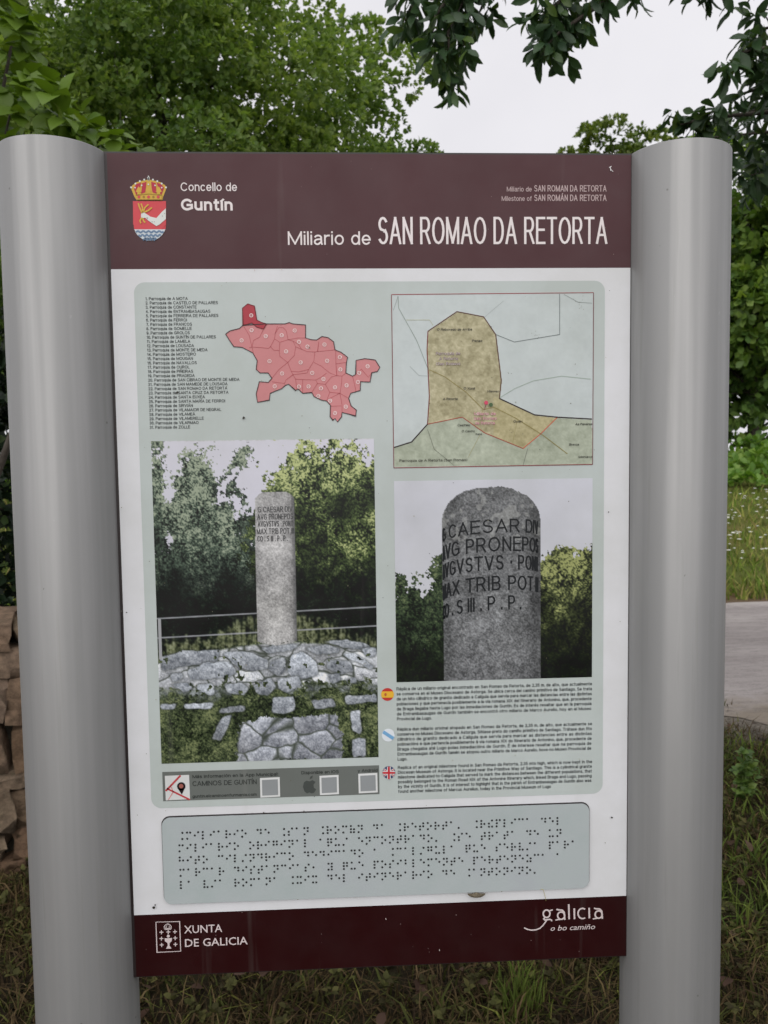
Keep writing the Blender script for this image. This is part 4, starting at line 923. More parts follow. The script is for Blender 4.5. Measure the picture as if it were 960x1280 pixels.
# --- braille plate: proud of the sheet
def braille():
    pts, (x0, x1, z0, z1) = rrect([(203, 1022), (735, 1002.5), (736, 1108), (206, 1129)], 0.0125)
    bm = bmesh.new()
    fr = [bm.verts.new((x, -0.0042, z)) for x, z in pts]; f = bm.faces.new(fr)
    ex = bmesh.ops.extrude_face_region(bm, geom=[f]); vs = [g for g in ex['geom'] if isinstance(g, bmesh.types.BMVert)]
    for v in vs: v.co.y = 0.0 - LAY*1.5
    bmesh.ops.recalc_face_normals(bm, faces=bm.faces)
    me = bpy.data.meshes.new('braille_plate'); bm.to_mesh(me); bm.free(); me.materials.append(M_PLATE)
    plate = link('braille_plate', me, SIGN)
    bm = bmesh.new(); cx_, cz_ = (x0+x1)/2, (z0+z1)/2
    fr = [bm.verts.new((cx_+(x-cx_)*(1+0.0009/(x1-x0)*2), -0.0026, cz_+(z-cz_)*(1+0.0007/(z1-z0)*2)+0.0009)) for x, z in pts]; bm.faces.new(fr)
    ex = bmesh.ops.extrude_face_region(bm, geom=list(bm.faces))
    for v in ex['geom']:
        if isinstance(v, bmesh.types.BMVert): v.co.y = -LAY*1.6
    bmesh.ops.recalc_face_normals(bm, faces=bm.faces); bk = bpy.data.meshes.new('plate_gasket'); bm.to_mesh(bk); bm.free(); bk.materials.append(M_RIM)
    link('plate_gasket', bk, plate)
    A = '''260,212 300,210 327,210 395,207 435,205 367,235 435,233 435,260 260,265 302,263 530,203 570,200 503,229 637,197 733,194 773,192 637,224 667,224 707,223 802,217 637,251 773,245 905,187 932,187 932,214
235,319 262,319 330,315 372,314 304,343 372,340 236,371 372,367 465,310 506,308 438,337 573,306 667,303 708,301 573,332 602,331 642,330 737,324 575,358 710,352 841,294 908,293 869,320 908,318 937,317 842,347 909,345
237,424 333,420 401,417 442,415 238,450 267,449 306,448 374,445 402,443 470,440 374,471 443,467 573,411 602,410 669,407 710,405 642,434 710,431 710,457 778,454 804,402 843,400 871,399 910,398 939,396 871,425 940,423 845,452
243,529 270,528 311,526 377,522 443,519 472,519 513,518 581,516 378,548 405,548 581,542 611,541 245,581 379,575 581,568 711,510 738,511 808,506 740,535 781,534 875,503 941,500 848,529 914,528 942,527 849,556 915,554
247,633 314,631 449,625 541,622 582,620 247,660 449,651 248,686 449,677 476,677 515,673 713,613 780,611 848,609 875,608 915,606 714,640 742,640 809,636 715,666 782,664 849,661'''
    B = '''13,185 40,210 172,179 240,175 280,174 212,203 173,231 213,229 346,172 374,170 374,197 347,225 504,164 544,162 612,160 678,157 705,157 745,154 811,152 838,152 545,188 572,188 639,186 745,181 772,181 838,178 507,216 545,214 613,213 680,209 745,206 771,206 811,206 943,147
41,288 82,287 109,286 177,283 217,280 243,280 284,279 15,316 82,314 110,312 149,311 245,307 218,333 350,275 351,302 351,328 483,270 548,267 575,267 615,265 709,262 549,293 576,293 551,320 615,318 642,316 682,315 814,257 879,254 906,252 946,250 841,283 906,280 880,307
18,394 112,389 151,387 178,387 219,386 18,420 46,419 86,417 247,411 20,446 220,438 350,379 378,380 417,377 485,376 512,374 578,371 616,369 644,369 683,367 379,406 446,402 512,401 552,398 750,364 777,363 818,361 778,390 844,386 818,413 947,356
22,498 89,495 116,494 155,493 182,492 248,489 288,488 117,521 223,515 89,547 383,484 356,510 424,508 357,536 553,477 581,476 580,502 553,528 581,526 684,471 711,470 751,468 817,465 684,497 711,495 845,489 684,522 751,520 778,519 947,459 947,486 947,512
22,602 49,602 88,600 51,626 22,653 247,592 288,590 315,590 381,587 420,585 447,585 354,615 248,644 288,642 316,641 421,637 448,637 551,580 578,579 618,576 684,574 578,605 645,601 684,600 684,626 841,568 907,565 815,597 880,591 907,590 947,588 880,617'''
    C = '''52,182 78,180 119,179 79,206 275,173 315,171 381,168 473,165 512,162 578,160 671,157 711,156 315,198 342,196 407,193 446,191 473,190 539,187 578,186 605,185 645,184 672,183 275,224 315,223 446,218 513,215 578,212 645,211 777,204 932,148 932,198
14,287 54,285 82,284 121,283 187,280 214,279 281,275 320,274 386,272 452,270 479,269 518,267 14,313 148,308 215,305 254,302 281,301 320,299 347,299 479,295 545,292 121,335 188,331 255,328 322,325 518,319 585,316 740,259 805,254 845,253 778,282 872,278 740,309 779,308
56,391 213,384 253,381 279,381 320,379 386,376 476,374 516,371 543,369 583,367 649,365 715,363 386,402 517,396 543,395 649,392 386,428 453,426 583,419 609,419 650,417 213,435 843,357 871,355 909,354 843,382 871,381 845,408 910,405 936,405
56,493 83,493 122,491 215,487 281,484 321,482 387,480 453,478 517,474 544,473 584,471 650,469 676,468 742,465 782,463 57,520 149,516 189,515 256,510 322,509 387,507 479,500 611,495 677,494 716,491 741,490 808,488 57,545 122,542 189,541 388,534 519,525 650,520 716,518 909,459 936,458 909,484 909,510
15,598 81,596 121,595 148,594 188,591 254,589 320,586 386,583 478,578 517,577 16,625 55,623 149,620 215,617 255,614 281,612 387,609 414,607 452,606 544,602 123,646 255,640 387,635 518,628 644,573 671,573 712,571 672,598 738,594 868,562 907,561 868,613'''
    D = '''37,169 74,167 160,163 197,161 222,160 259,160 74,191 99,191 135,188 198,185 259,185 38,217 74,215 136,213 161,212 197,210 258,209 344,155 378,153 405,153 441,152 319,182 559,149 586,149 623,145 683,143 585,173 646,169 683,168 683,191
102,263 138,260 199,259 284,255 321,254 78,290 102,288 139,286 164,285 260,282 284,279 78,313 139,310 261,305 441,248 467,247 502,247 465,273 527,270 622,241 683,239 708,238 707,263 622,290 646,289 683,288
15,362 78,360 101,384 16,411 40,410 223,354 260,353 320,350 381,347 197,380 283,378 320,375 344,374 382,372 197,403 319,398 381,396 405,396 442,394 464,345 502,345 622,339 646,338 683,335 743,332 805,331 622,362 743,356 767,355 622,385 742,380
15,460 41,459 79,457 139,453 225,451 260,450 320,447 346,446 383,444 443,442 16,484 103,480 140,477 164,477 201,478 225,475 285,471 347,469 406,467 469,466 16,507 140,500 201,499 321,493 443,490 468,489 502,439 529,438 565,438 683,432
13,556 74,553 99,551 160,549 196,547 258,545 283,545 344,541 379,540 404,539 440,539 99,575 135,574 160,572 221,571 283,569 318,567 403,562 465,559 75,600 135,597 196,595 258,593 379,587 440,584 501,582'''
    px = []
    for S, ox, oy, k in ((A, 190, 1010, 6.857), (B, 330, 1010, 6.857), (C, 460, 1005, 6.857), (D, 590, 1000, 6.4)):
        for t in S.split():
            a, b = t.split(','); p = (ox+int(a)/k, oy+int(b)/k)
            if all(abs(p[0]-u)+abs(p[1]-v) > 2.4 for u, v in px): px.append(p)
    V, Fq = [], []; n = 10; r = 0.0018
    for a, b in px:
        d = ray(a, b); t = (-0.0042-CAM[1])/d[1]; p = CAM+d*t; o = len(V)
        for rr, yy in ((1.0, 0.0), (0.86, -0.0006), (0.45, -0.001)):
            V += [(p[0]+r*rr*math.cos(2*math.pi*k/n), -0.0041+yy, p[2]+r*rr*math.sin(2*math.pi*k/n)) for k in range(n)]
        for ring in range(2):
            Fq += [(o+ring*n+k, o+ring*n+(k+1) % n, o+(ring+1)*n+(k+1) % n, o+(ring+1)*n+k) for k in range(n)]
        Fq.append(tuple(o+2*n+k for k in range(n)))
    me = bpy.data.meshes.new('braille_dots'); me.from_pydata(V, [], Fq); me.update(); me.materials.append(M_DOT)
    o = link('braille_dots', me, plate); o['kind'] = 'stuff'
    return plate
PLATE = braille()

# --- specks of dirt, chips and droppings on the board
def specks():
    pr = Print(); rng = random.Random(11)
    def blob(x, y, r, c, lay):
        n = 9; a0 = rng.random()*6
        pr.poly([(x+r*rng.uniform(0.6, 1.2)*math.cos(a0+2*math.pi*k/n), y+r*rng.uniform(0.6, 1.2)*math.sin(a0+2*math.pi*k/n)) for k in range(n)], c, lay)
    for _ in range(150):
        x, y = rng.uniform(150, 775), rng.uniform(345, 1110)
        c = rng.choice([ink(120, 118, 104), ink(96, 92, 76), ink(150, 146, 126), ink(86, 88, 92)])
        blob(x, y, rng.uniform(0.3, 0.75), c, 8.5)
    for x, y, r in ((305, 522.5, 1.9), (222, 491, 1.6), (193, 1133, 1.9), (194.5, 1130, 1.0), (764, 1021, 1.2), (711, 1098, 1.3), (159, 765, 0.9), (155, 820, 0.7), (760, 640, 0.8), (380, 1013, 0.8), (330, 1015, 1.0)): blob(x, y, r, ink(52, 50, 44), 9)
    for k in range(26):                                     # algae along the plate's lower edge
        x = rng.uniform(300, 735); blob(x, 1127.5-(x-206)*0.0396+rng.uniform(0.5, 3.0), rng.uniform(0.4, 1.1), rng.choice([ink(130, 122, 86), ink(110, 100, 80), ink(150, 150, 120)]), 3)
    for _ in range(40):
        x = rng.uniform(150, 780); y = rng.choice([rng.uniform(200, 330), rng.uniform(1130, 1190)]); blob(x, y, rng.uniform(0.25, 0.55), ink(140, 122, 120), 4)
    w = ink(206, 204, 204)
    pr.strip([(761, 210), (764, 208)], 0.9, w, 4); pr.strip([(762.5, 209), (763, 214)], 0.9, w, 4.2); pr.strip([(763, 212), (766, 215)], 0.7, w, 4.4); blob(766.5, 192.5, 0.8, w, 4)
    for x, y in ((549, 1186), (482, 1147), (352, 336), (318, 337)): pr.strip([(x, y), (x+0.5, y+2.0)], 0.8, ink(186, 176, 172), 4)
    pr.build('dirt_specks', SHEET, 'stuff')
specks()
COL.objects.unlink(_fo); bpy.data.objects.remove(_fo)

def scrap():
    p = at_y(595, 1114.5, -0.003); V, Fq = [], []
    n = 12
    for j in range(4):
        for k in range(n+1):
            a = math.pi*k/n; r = j/3
            V.append((-0.0145*r*math.cos(a), -0.002-0.004*math.sin(r*2.2), -0.0075*r*math.sin(a)))
    for j in range(3):
        for k in range(n): Fq.append((j*(n+1)+k, j*(n+1)+k+1, (j+1)*(n+1)+k+1, (j+1)*(n+1)+k))
    me = bpy.data.meshes.new('dry_leaf_scrap'); me.from_pydata(V, [], Fq); me.update(); me.materials.append(m_simple('withered_leaf', (0.12, 0.10, 0.065), 0.8, var=0.5, scale=300))
    o = link('dry_leaf_scrap', me); o.location = p; o.rotation_euler = (0, 0.03, 0)
    tag(o, 'small brown withered leaf scrap caught under the braille plate edge', 'leaf')
scrap()
def tube_mesh(name, paths, material, sides=7):
    """paths: list of (points, radii)"""
    V, Fq = [], []
    for pts, rad in paths:
        pts = [Vector(p) for p in pts]; o = len(V)
        for i, p in enumerate(pts):
            d = (pts[min(i+1, len(pts)-1)]-pts[max(i-1, 0)]).normalized()
            a = d.orthogonal().normalized() if abs(d.z) > 0.9 else d.cross(Vector((0, 0, 1))).normalized()
            b = d.cross(a)
            for k in range(sides):
                t = 2*math.pi*k/sides; V.append(tuple(p+(a*math.cos(t)+b*math.sin(t))*rad[i]))
        for i in range(len(pts)-1):
            for k in range(sides):
                k2 = (k+1) % sides; Fq.append((o+i*sides+k, o+i*sides+k2, o+(i+1)*sides+k2, o+(i+1)*sides+k))
        Fq.append(tuple(o+(len(pts)-1)*sides+k for k in range(sides)))
    me = bpy.data.meshes.new(name); me.from_pydata(V, [], Fq); me.update(); me.materials.append(material)
    me.polygons.foreach_set('use_smooth', np.ones(len(me.polygons), bool))
    return me
def straw():
    pts = [at_y(x, y, -0.005) for x, y in ((676, 1111.5), (679, 1112), (681, 1119), (682.5, 1126))]
    o = link('straw_wisp', tube_mesh('straw_wisp', [(pts, [0.0004]*4)], m_simple('straw', (0.42, 0.36, 0.12), 0.7), 5))
    tag(o, 'thin yellow straw wisp hanging from the braille plate onto the brown footer', 'straw')
straw()

# ------------------------------------------------------------------ leaves and trees
def leaf_template(kind):
    if kind == 'oak':      # folded, wavy lozenge
        v = np.array([(0, 0, 0), (0.33, 0.22, 0.04), (0.70, 0.28, 0.05), (1, 0, 0), (0.70, -0.28, 0.05), (0.33, -0.22, 0.04)])
        f = np.array([(0, 3, 2, 1), (0, 5, 4, 3)])
    elif kind == 'chestnut':  # long obovate leaflet, drooping tip
        x = np.array([0, 0.18, 0.42, 0.66, 0.86, 1.0]); w = np.array([0.012, 0.08, 0.15, 0.185, 0.12, 0.0]); z = np.array([0, 0.03, 0.035, 0.0, -0.06, -0.13])
        v = [(a, 0, c) for a, c in zip(x, z)]+[(a, b, c+b*0.28) for a, b, c in zip(x, w, z)]+[(a, -b, c+b*0.28) for a, b, c in zip(x, w, z)]
        v = np.array(v); f = []
        for i in range(5): f += [(i, i+1, 7+i, 6+i), (i, 12+i, 13+i, i+1)]
        f = np.array(f)
    else:                  # hazel: broad round leaf with drawn-out point
        x = np.array([-0.02, 0.06, 0.28, 0.55, 0.80, 1.0]); w = np.array([0.0, 0.20, 0.36, 0.37, 0.20, 0.0]); z = np.array([0, 0.0, 0.02, 0.01, -0.04, -0.12])
        v = [(a, 0, c) for a, c in zip(x, z)]+[(a, b, c+b*0.22) for a, b, c in zip(x, w, z)]+[(a, -b, c+b*0.22) for a, b, c in zip(x, w, z)]
        v = np.array(v); f = []
        for i in range(5): f += [(i, i+1, 7+i, 6+i), (i, 12+i, 13+i, i+1)]
        f = np.array(f)
    return v, f
def unit(a): return a/(np.linalg.norm(a, axis=-1, keepdims=True)+1e-9)
def leaf_frames(d, n):
    x = unit(d); z = unit(n-(n*x).sum(-1, keepdims=True)*x); y = np.cross(z, x)
    return x, y, z
def leaves_mesh(name, kind, pos, d, n, size, material):
    v, f = leaf_template(kind); x, y, z = leaf_frames(d, n)
    V = pos[:, None]+size[:, None, None]*(v[None, :, 0:1]*x[:, None]+v[None, :, 1:2]*y[:, None]+v[None, :, 2:3]*z[:, None])
    Fq = (np.arange(len(pos))*len(v))[:, None, None]+f[None]
    return fast_mesh(name, V.reshape(-1, 3), Fq.reshape(-1, f.shape[1]), material)
def rosettes(tips, outward, nl, size, rng, spread=0.85, up=0.35):
    """nl leaves fanned round every twig tip"""
    N = len(tips); o = unit(outward+rng.normal(0, 0.25, (N, 3)))
    a = unit(np.cross(o, rng.normal(0, 1, (N, 3)))); b = np.cross(o, a)
    ang = (np.arange(nl)/nl*2*np.pi)[None]+rng.uniform(0, 6.28, (N, 1))+rng.normal(0, 0.25, (N, nl))
    sp = rng.uniform(0.5, 1.1, (N, nl))*spread
    d = o[:, None]*np.cos(sp)[..., None]+(a[:, None]*np.cos(ang)[..., None]+b[:, None]*np.sin(ang)[..., None])*np.sin(sp)[..., None]
    d = unit(d+np.array([0, 0, -0.12])); nn = unit(o[:, None]*0.7+np.array([0, 0, up])+rng.normal(0, 0.3, (N, nl, 3)))
    pos = np.repeat(tips[:, None], nl, 1)+d*size*0.06+rng.normal(0, size*0.12, (N, nl, 3))
    s = size*rng.uniform(0.7, 1.2, (N, nl))
    return pos.reshape(-1, 3), d.reshape(-1, 3), nn.reshape(-1, 3), s.reshape(-1)
def crown_tips(center, radii, nclump, per, rng, clump_r, hole=0.0, shell=(0.55, 1.0), lump=0.22):
    """twig tips gathered in clumps near the outside of a lumpy crown"""
    c = np.asarray(center, float); R = np.asarray(radii, float)
    k = np.arange(nclump)+0.5; phi = np.arccos(1-2*k/nclump); th = np.pi*(1+5**0.5)*k
    u = np.stack([np.cos(th)*np.sin(phi), np.sin(th)*np.sin(phi), np.cos(phi)], 1); u = unit(u+rng.normal(0, 0.12, u.shape))
    lob = 1+lump*np.sin(u[:, 0]*4.1+1.3)*np.sin(u[:, 2]*5.3+0.4)+lump*0.6*np.sin(u[:, 1]*7+u[:, 0]*5)
    cc = c+u*R*(rng.uniform(*shell, nclump)*lob)[:, None]
    tips, outs = [], []
    for i in range(nclump):
        n = int(per*rng.uniform(0.6, 1.4)); r = clump_r*rng.uniform(0.65, 1.3)
        q = unit(rng.normal(0, 1, (n, 3))+u[i]*0.55+np.array([0, 0, 0.35])); rad = r*rng.uniform(0.55, 1.05, (n, 1))
        tips.append(cc[i]+q*rad*np.array([1.15, 1.15, 0.8])); outs.append(unit(q+u[i]*0.6))
    return cc, np.concatenate(tips), np.concatenate(outs)
def limbs(base, top, r0, cc, rng, nmain=9):
    """tapered trunk with limbs reaching to clump centres"""
    base, top = Vector(base), Vector(top); paths = []
    n = 9; pts = []
    for i in range(n):
        t = i/(n-1); pts.append(base.lerp(top, t)+Vector((rng.normal(0, 0.04), rng.normal(0, 0.04), 0))*(t > 0)*min(1, r0*5))
    paths.append((pts, [r0*(1.35 if i == 0 else 1.0)*(1-0.82*i/(n-1)) for i in range(n)]))
    idx = rng.choice(len(cc), min(len(cc), nmain*5), replace=False)
    for j, i in enumerate(idx):
        c = Vector(cc[i]); t = min(0.95, max(0.25, 0.3+0.6*rng.random())); s = base.lerp(top, t)
        if s.z > c.z: s = base.lerp(top, 0.28)
        m = s.lerp(c, 0.45)+Vector((rng.normal(0, 0.15), rng.normal(0, 0.15), 0.12*(c-s).length))
        r = r0*(0.42 if j < nmain else 0.16)*(1-0.4*t)
        q = [s.lerp(m, a/3) for a in range(3)]+[m.lerp(c, a/4) for a in range(5)]
        paths.append((q, [r*(1-0.85*a/7) for a in range(8)]))
    return paths
def tree(name, base, top_z, center, radii, nclump, per, clump_r, leaf, size, nl, material, label, group, seed, r0=0.16, shell=(0.55, 1.0), lump=0.22, spread=0.85):
    rng = np.random.default_rng(seed); b = np.asarray(base, float); c = np.asarray(center, float)-b
    t = empty(name, base); tag(t, label, 'tree', group)
    cc, tips, outs = crown_tips(c, radii, nclump, per, rng, clump_r, shell=shell, lump=lump)
    keep = tips[:, 2] > 0.25; tips, outs = tips[keep], outs[keep]
    link('trunk', tube_mesh('trunk', limbs((0, 0, -0.1), (c[0], c[1], top_z-b[2]), r0, cc, rng), M_BARK, 8), t)
    link('crown', leaves_mesh('crown', leaf, *rosettes(tips, outs, nl, size, rng, spread), material), t)
    return t
def gz(x, y): return float(terrain(x, y))

# oak across the road, behind the board
OY = 9.2
ob = at_y(225, 600, OY); oc = at_y(200, 262, OY)
tree('oak_tree', (ob[0], OY, gz(ob[0], OY)), 6.6, (oc[0], OY, oc[2]), (3.62, 3.2, 3.2), 470, 106, 0.48, 'oak', 0.072, 6, M_OAK,
     'large bushy oak tree whose crown rises behind the brown header', None, 21, 0.24, (0.42, 1.0), 0.09)

# trees of the far hedge line, beyond the meadow bank
HG = 'trees along the far edge of the meadow'
def hedge_tree(px, Y, top, rad, mat, label, seed, low=0.9):
    x = at_y(px, 560, Y)[0]; g = gz(x, Y); cz = (g+low+top)/2
    return tree('field_tree', (x, Y, g), top-1.2, (x, Y, cz), (rad, rad, (top-g-low)/2), 95, 34, 0.75, 'oak', 0.24, 5, mat, label, HG, seed, 0.15)
hedge_tree(938, 17.5, 8.6, 2.0, M_FAR, 'green leafy tree beyond the road, above the flowering bank beside the right post', 31, 0.7)
hedge_tree(1040, 18.5, 8.8, 2.2, M_FAR, 'dark green tree at the meadow edge, next beyond the tree by the right post', 32, 0.6)
hedge_tree(1180, 19.0, 8.2, 2.4, M_FAR, 'broad green tree at the meadow edge, farthest along the road on the right', 33)
hedge_tree(850, 19.5, 7.4, 2.1, M_FAR, 'green tree hidden behind the right post at the meadow edge', 34)
hedge_tree(700, 20.5, 6.6, 2.2, M_FAR, 'low green tree behind the sign board at the meadow edge', 35)
hedge_tree(590, 19.0, 6.4, 2.1, M_FAR, 'low round tree behind the sign board, next to the oak', 36)
hedge_tree(-120, 18.0, 9.5, 2.8, M_FAR, 'tall green tree left of the oak, far behind the stone wall', 37)
hedge_tree(-330, 20.0, 9.0, 2.9, M_FAR, 'wide green tree farthest left of the oak beyond the wall', 38)
pt = at_y(778, 170, 24.0)
tree('pale_tree', (pt[0], 24.0, gz(pt[0], 24)), pt[2]-1.0, (pt[0], 24.0, pt[2]-2.75), (2.0, 1.9, 2.75), 130, 42, 0.55, 'oak', 0.17, 6, M_PALE,
     'pale yellow-green tree top peeking over the board beside the right post', None, 41, 0.16)

# ------------------------------------------------------------------ stone wall on the left, stone by stone
def stone_wall():
    g0 = on_ground(18, 1092); ang = math.radians(18)
    root = empty('stone_wall', (g0[0], g0[1], 0), ang)
    tag(root, 'low dry-stone wall of rough brown rubble behind the left post', 'wall')
    rng = np.random.default_rng(5)
    S0, S1, T = -4.6, 1.75, 0.42
    link('wall_core', box_mesh('wall_core', (S0+0.05, 0.07, -0.1), (S1-0.06, T-0.07, 0.9), M_MORTAR), root)
    shapes = []
    for k in range(8):
        bm = bmesh.new(); bmesh.ops.create_cube(bm, size=1.0); bmesh.ops.subdivide_edges(bm, edges=list(bm.edges), cuts=2, use_grid_fill=True)
        r = np.random.default_rng(60+k); ph = r.uniform(0, 6.28, (3, 3)); fr = r.uniform(3, 7, (3, 3))
        for v in bm.verts:
            c = np.array(v.co); sph = c/np.linalg.norm(c)*0.62; q = c*0.93+sph*0.07
            off = np.array([sum(math.sin(fr[i][j]*c[j]+ph[i][j]) for j in range(3)) for i in range(3)])*0.036
            v.co = Vector(q+off+r.normal(0, 0.032, 3))
        bmesh.ops.triangulate(bm, faces=list(bm.faces))
        for f in bm.faces: f.smooth = r.random() < 0.3
        me = bpy.data.meshes.new('stone'); bm.to_mesh(me); bm.free(); me.materials.append(M_STONE); shapes.append(me)
    n = 0
    z = 0.985
    for ci, h in enumerate((0.085, 0.115, 0.19, 0.18, 0.07, 0.175, 0.105, 0.11)):
        z -= h; s = S0+rng.uniform(0, 0.12)
        while s < S1:
            w = rng.uniform(0.12, 0.32) if h > 0.1 else rng.uniform(0.2, 0.42)
            w = min(w, S1-s+0.04)
            if w < 0.1: break
            for side in ((0,) if ci else (0,)):
                dep = T*0.55 if ci else T*1.0
                o = link('stone', shapes[rng.integers(8)], root)
                o.location = (s+w/2, dep/2+rng.normal(0, 0.014)-0.01, z+h/2+rng.normal(0, 0.005))
                hh = h*rng.uniform(0.96, 1.12)
                o.scale = (w*1.0, dep*1.05, hh); o.rotation_euler = (rng.normal(0, 0.05), rng.normal(0, 0.045), rng.normal(0, 0.05)); n += 1
            s += w+rng.uniform(0.0, 0.025)
    z = 0.985                                               # back face, bigger stones
    for h in (0.2, 0.28, 0.28, 0.25):
        z -= h*(0.0 if z > 0.98 else 1.0); s = S0
        zz = z-h if z > 0.98 else z
        while s < S1:
            w = min(rng.uniform(0.35, 0.7), S1-s+0.05)
            if w < 0.12: break
            o = link('stone', shapes[rng.integers(8)], root); o.location = (s+w/2, T*0.76, zz+h/2-0.1); o.scale = (w, T*0.5, h*1.05); o.rotation_euler = (0, rng.normal(0, 0.04), 0)
            s += w
    return root
WALL = stone_wall()

# ------------------------------------------------------------------ broad-leaved shrubs and the overhanging chestnut
def spray_plant(name, label, cat, base, stems, kind, pos, d, nn, size, material, limit=300, window=None):
    """a plant whose clearly visible leaves are leaves of their own, the rest one mass"""
    root = empty(name, base); tag(root, label, cat)
    b = np.asarray(base, float)
    link('stem' if cat == 'shrub' else 'trunk', tube_mesh('stem', [([tuple(np.asarray(p)-b) for p in pts], r) for pts, r in stems], M_BARK, 8), root)
    px, py, zc = project(pos+d*size[:, None]*0.5)
    vis = window(px, py) & (zc > 0.3)
    idx = np.where(vis)[0]; idx = idx[np.argsort(zc[idx]/size[idx])][:limit]
    rest = np.ones(len(pos), bool); rest[idx] = False
    o = link('foliage', leaves_mesh('foliage', kind, pos[rest]-b, d[rest], nn[rest], size[rest], material), root); o['kind'] = 'stuff'
    v, f = leaf_template(kind)
    base_me = []
    for k in range(4):                                        # four leaves of different curl
        w = v.copy(); rr = np.random.default_rng(k); w[:, 2] += 0.10*(k-1.5)*w[:, 0]**2*0.6; w[:, 1] *= rr.uniform(0.88, 1.1)
        m2 = fast_mesh('leaf', w, f, material.copy()); base_me.append(m2)
        iv = rr.random()
    x, y, z = leaf_frames(d[idx], nn[idx])
    for j, i in enumerate(idx):
        o = link('leaf', base_me[j % 4], root)
        M = Matrix(((x[j][0], y[j][0], z[j][0], 0), (x[j][1], y[j][1], z[j][1], 0), (x[j][2], y[j][2], z[j][2], 0), (0, 0, 0, 1)))
        o.matrix_local = Matrix.Translation(Vector(pos[i]-b)) @ M @ Matrix.Scale(float(size[i]), 4)
    return root
def whorls(pts, axis, nl, size, rng, droop=0.35, spread=1.05):
    p, d, n, s = rosettes(np.asarray(pts, float), np.asarray(axis, float), nl, size, rng, spread, 0.6)
    d = unit(d+np.array([0, 0, -droop])); n = unit(n+np.array([0, 0, 0.6]))
    return p, d, n, s
free_sky = lambda px, py: (px > -20) & (px < 980) & (py > -20) & ((py < 190) | (px > 905) | (px < 20)) & (py < 780)

def hazel():
    rng = np.random.default_rng(12)
    edge_y = [-400, -60, 0, 60, 100, 125, 150, 168, 186, 240]; edge_x = [-40, 20, 42, 54, 66, 92, 122, 150, 190, 150]
    tips, outs = [], []
    while len(tips) < 620:
        py = rng.uniform(-330, 330); ex = np.interp(py, edge_y, edge_x); px = ex-rng.exponential(120) if rng.random() < 0.75 else rng.uniform(-560, ex)
        if px < -600 or (px < 20 and py > 215): continue
        Y = 2.55+rng.uniform(-0.35, 1.15)+max(0, -px)*0.0006
        tips.append(at_y(px-14, py, Y)); outs.append((0.45, -0.75, 0.25))
    p, d, n, s = whorls(tips, outs, 4, 0.105, rng, 0.45, 1.1)
    b = np.array((-2.35, 3.15, 0.0)); stems = []
    for k in range(9):
        t = np.array(tips[rng.integers(len(tips))]); m = b*0.5+t*0.5+np.array((-0.2, 0.25, 0.35)); b2 = b+np.array((rng.normal(0, 0.15), rng.normal(0, 0.12), -0.1))
        q = [b2*(1-a)**2+2*m*a*(1-a)+t*a*a for a in np.linspace(0, 1, 9)]; stems.append((q, [0.035*(1-0.85*a) for a in np.linspace(0, 1, 9)]))
    spray_plant('hazel_shrub', 'tall hazel shrub with broad yellow-green leaves above the left post', 'shrub', tuple(b), stems, 'hazel', p, d, n, s, M_HAZEL, 160, lambda px, py: (px > -15) & (px < 215) & (py > -15) & (py < 192))
hazel()
def evergreen():
    rng = np.random.default_rng(14); c = np.array((-2.55, 4.0, 1.25))
    _, tips, outs = crown_tips((0, 0, 1.35), (1.15, 0.9, 1.35), 60, 50, rng, 0.4); 
    b = c-np.array((0, 0, 1.25)); root = empty('evergreen_bush', tuple(b)); tag(root, 'evergreen bush with deep shade in its leaf colour, behind the stone wall', 'bush')
    keep = tips[:, 2] > 0.05
    link('stem', tube_mesh('stem', limbs((0, 0, -0.1), (0, 0, 2.2), 0.06, tips[::90], rng, 6), M_BARK, 6), root)
    link('foliage', leaves_mesh('foliage', 'oak', *rosettes(tips[keep], outs[keep], 6, 0.085, rng), M_SHADED_BUSH), root)['kind'] = 'stuff'
evergreen()

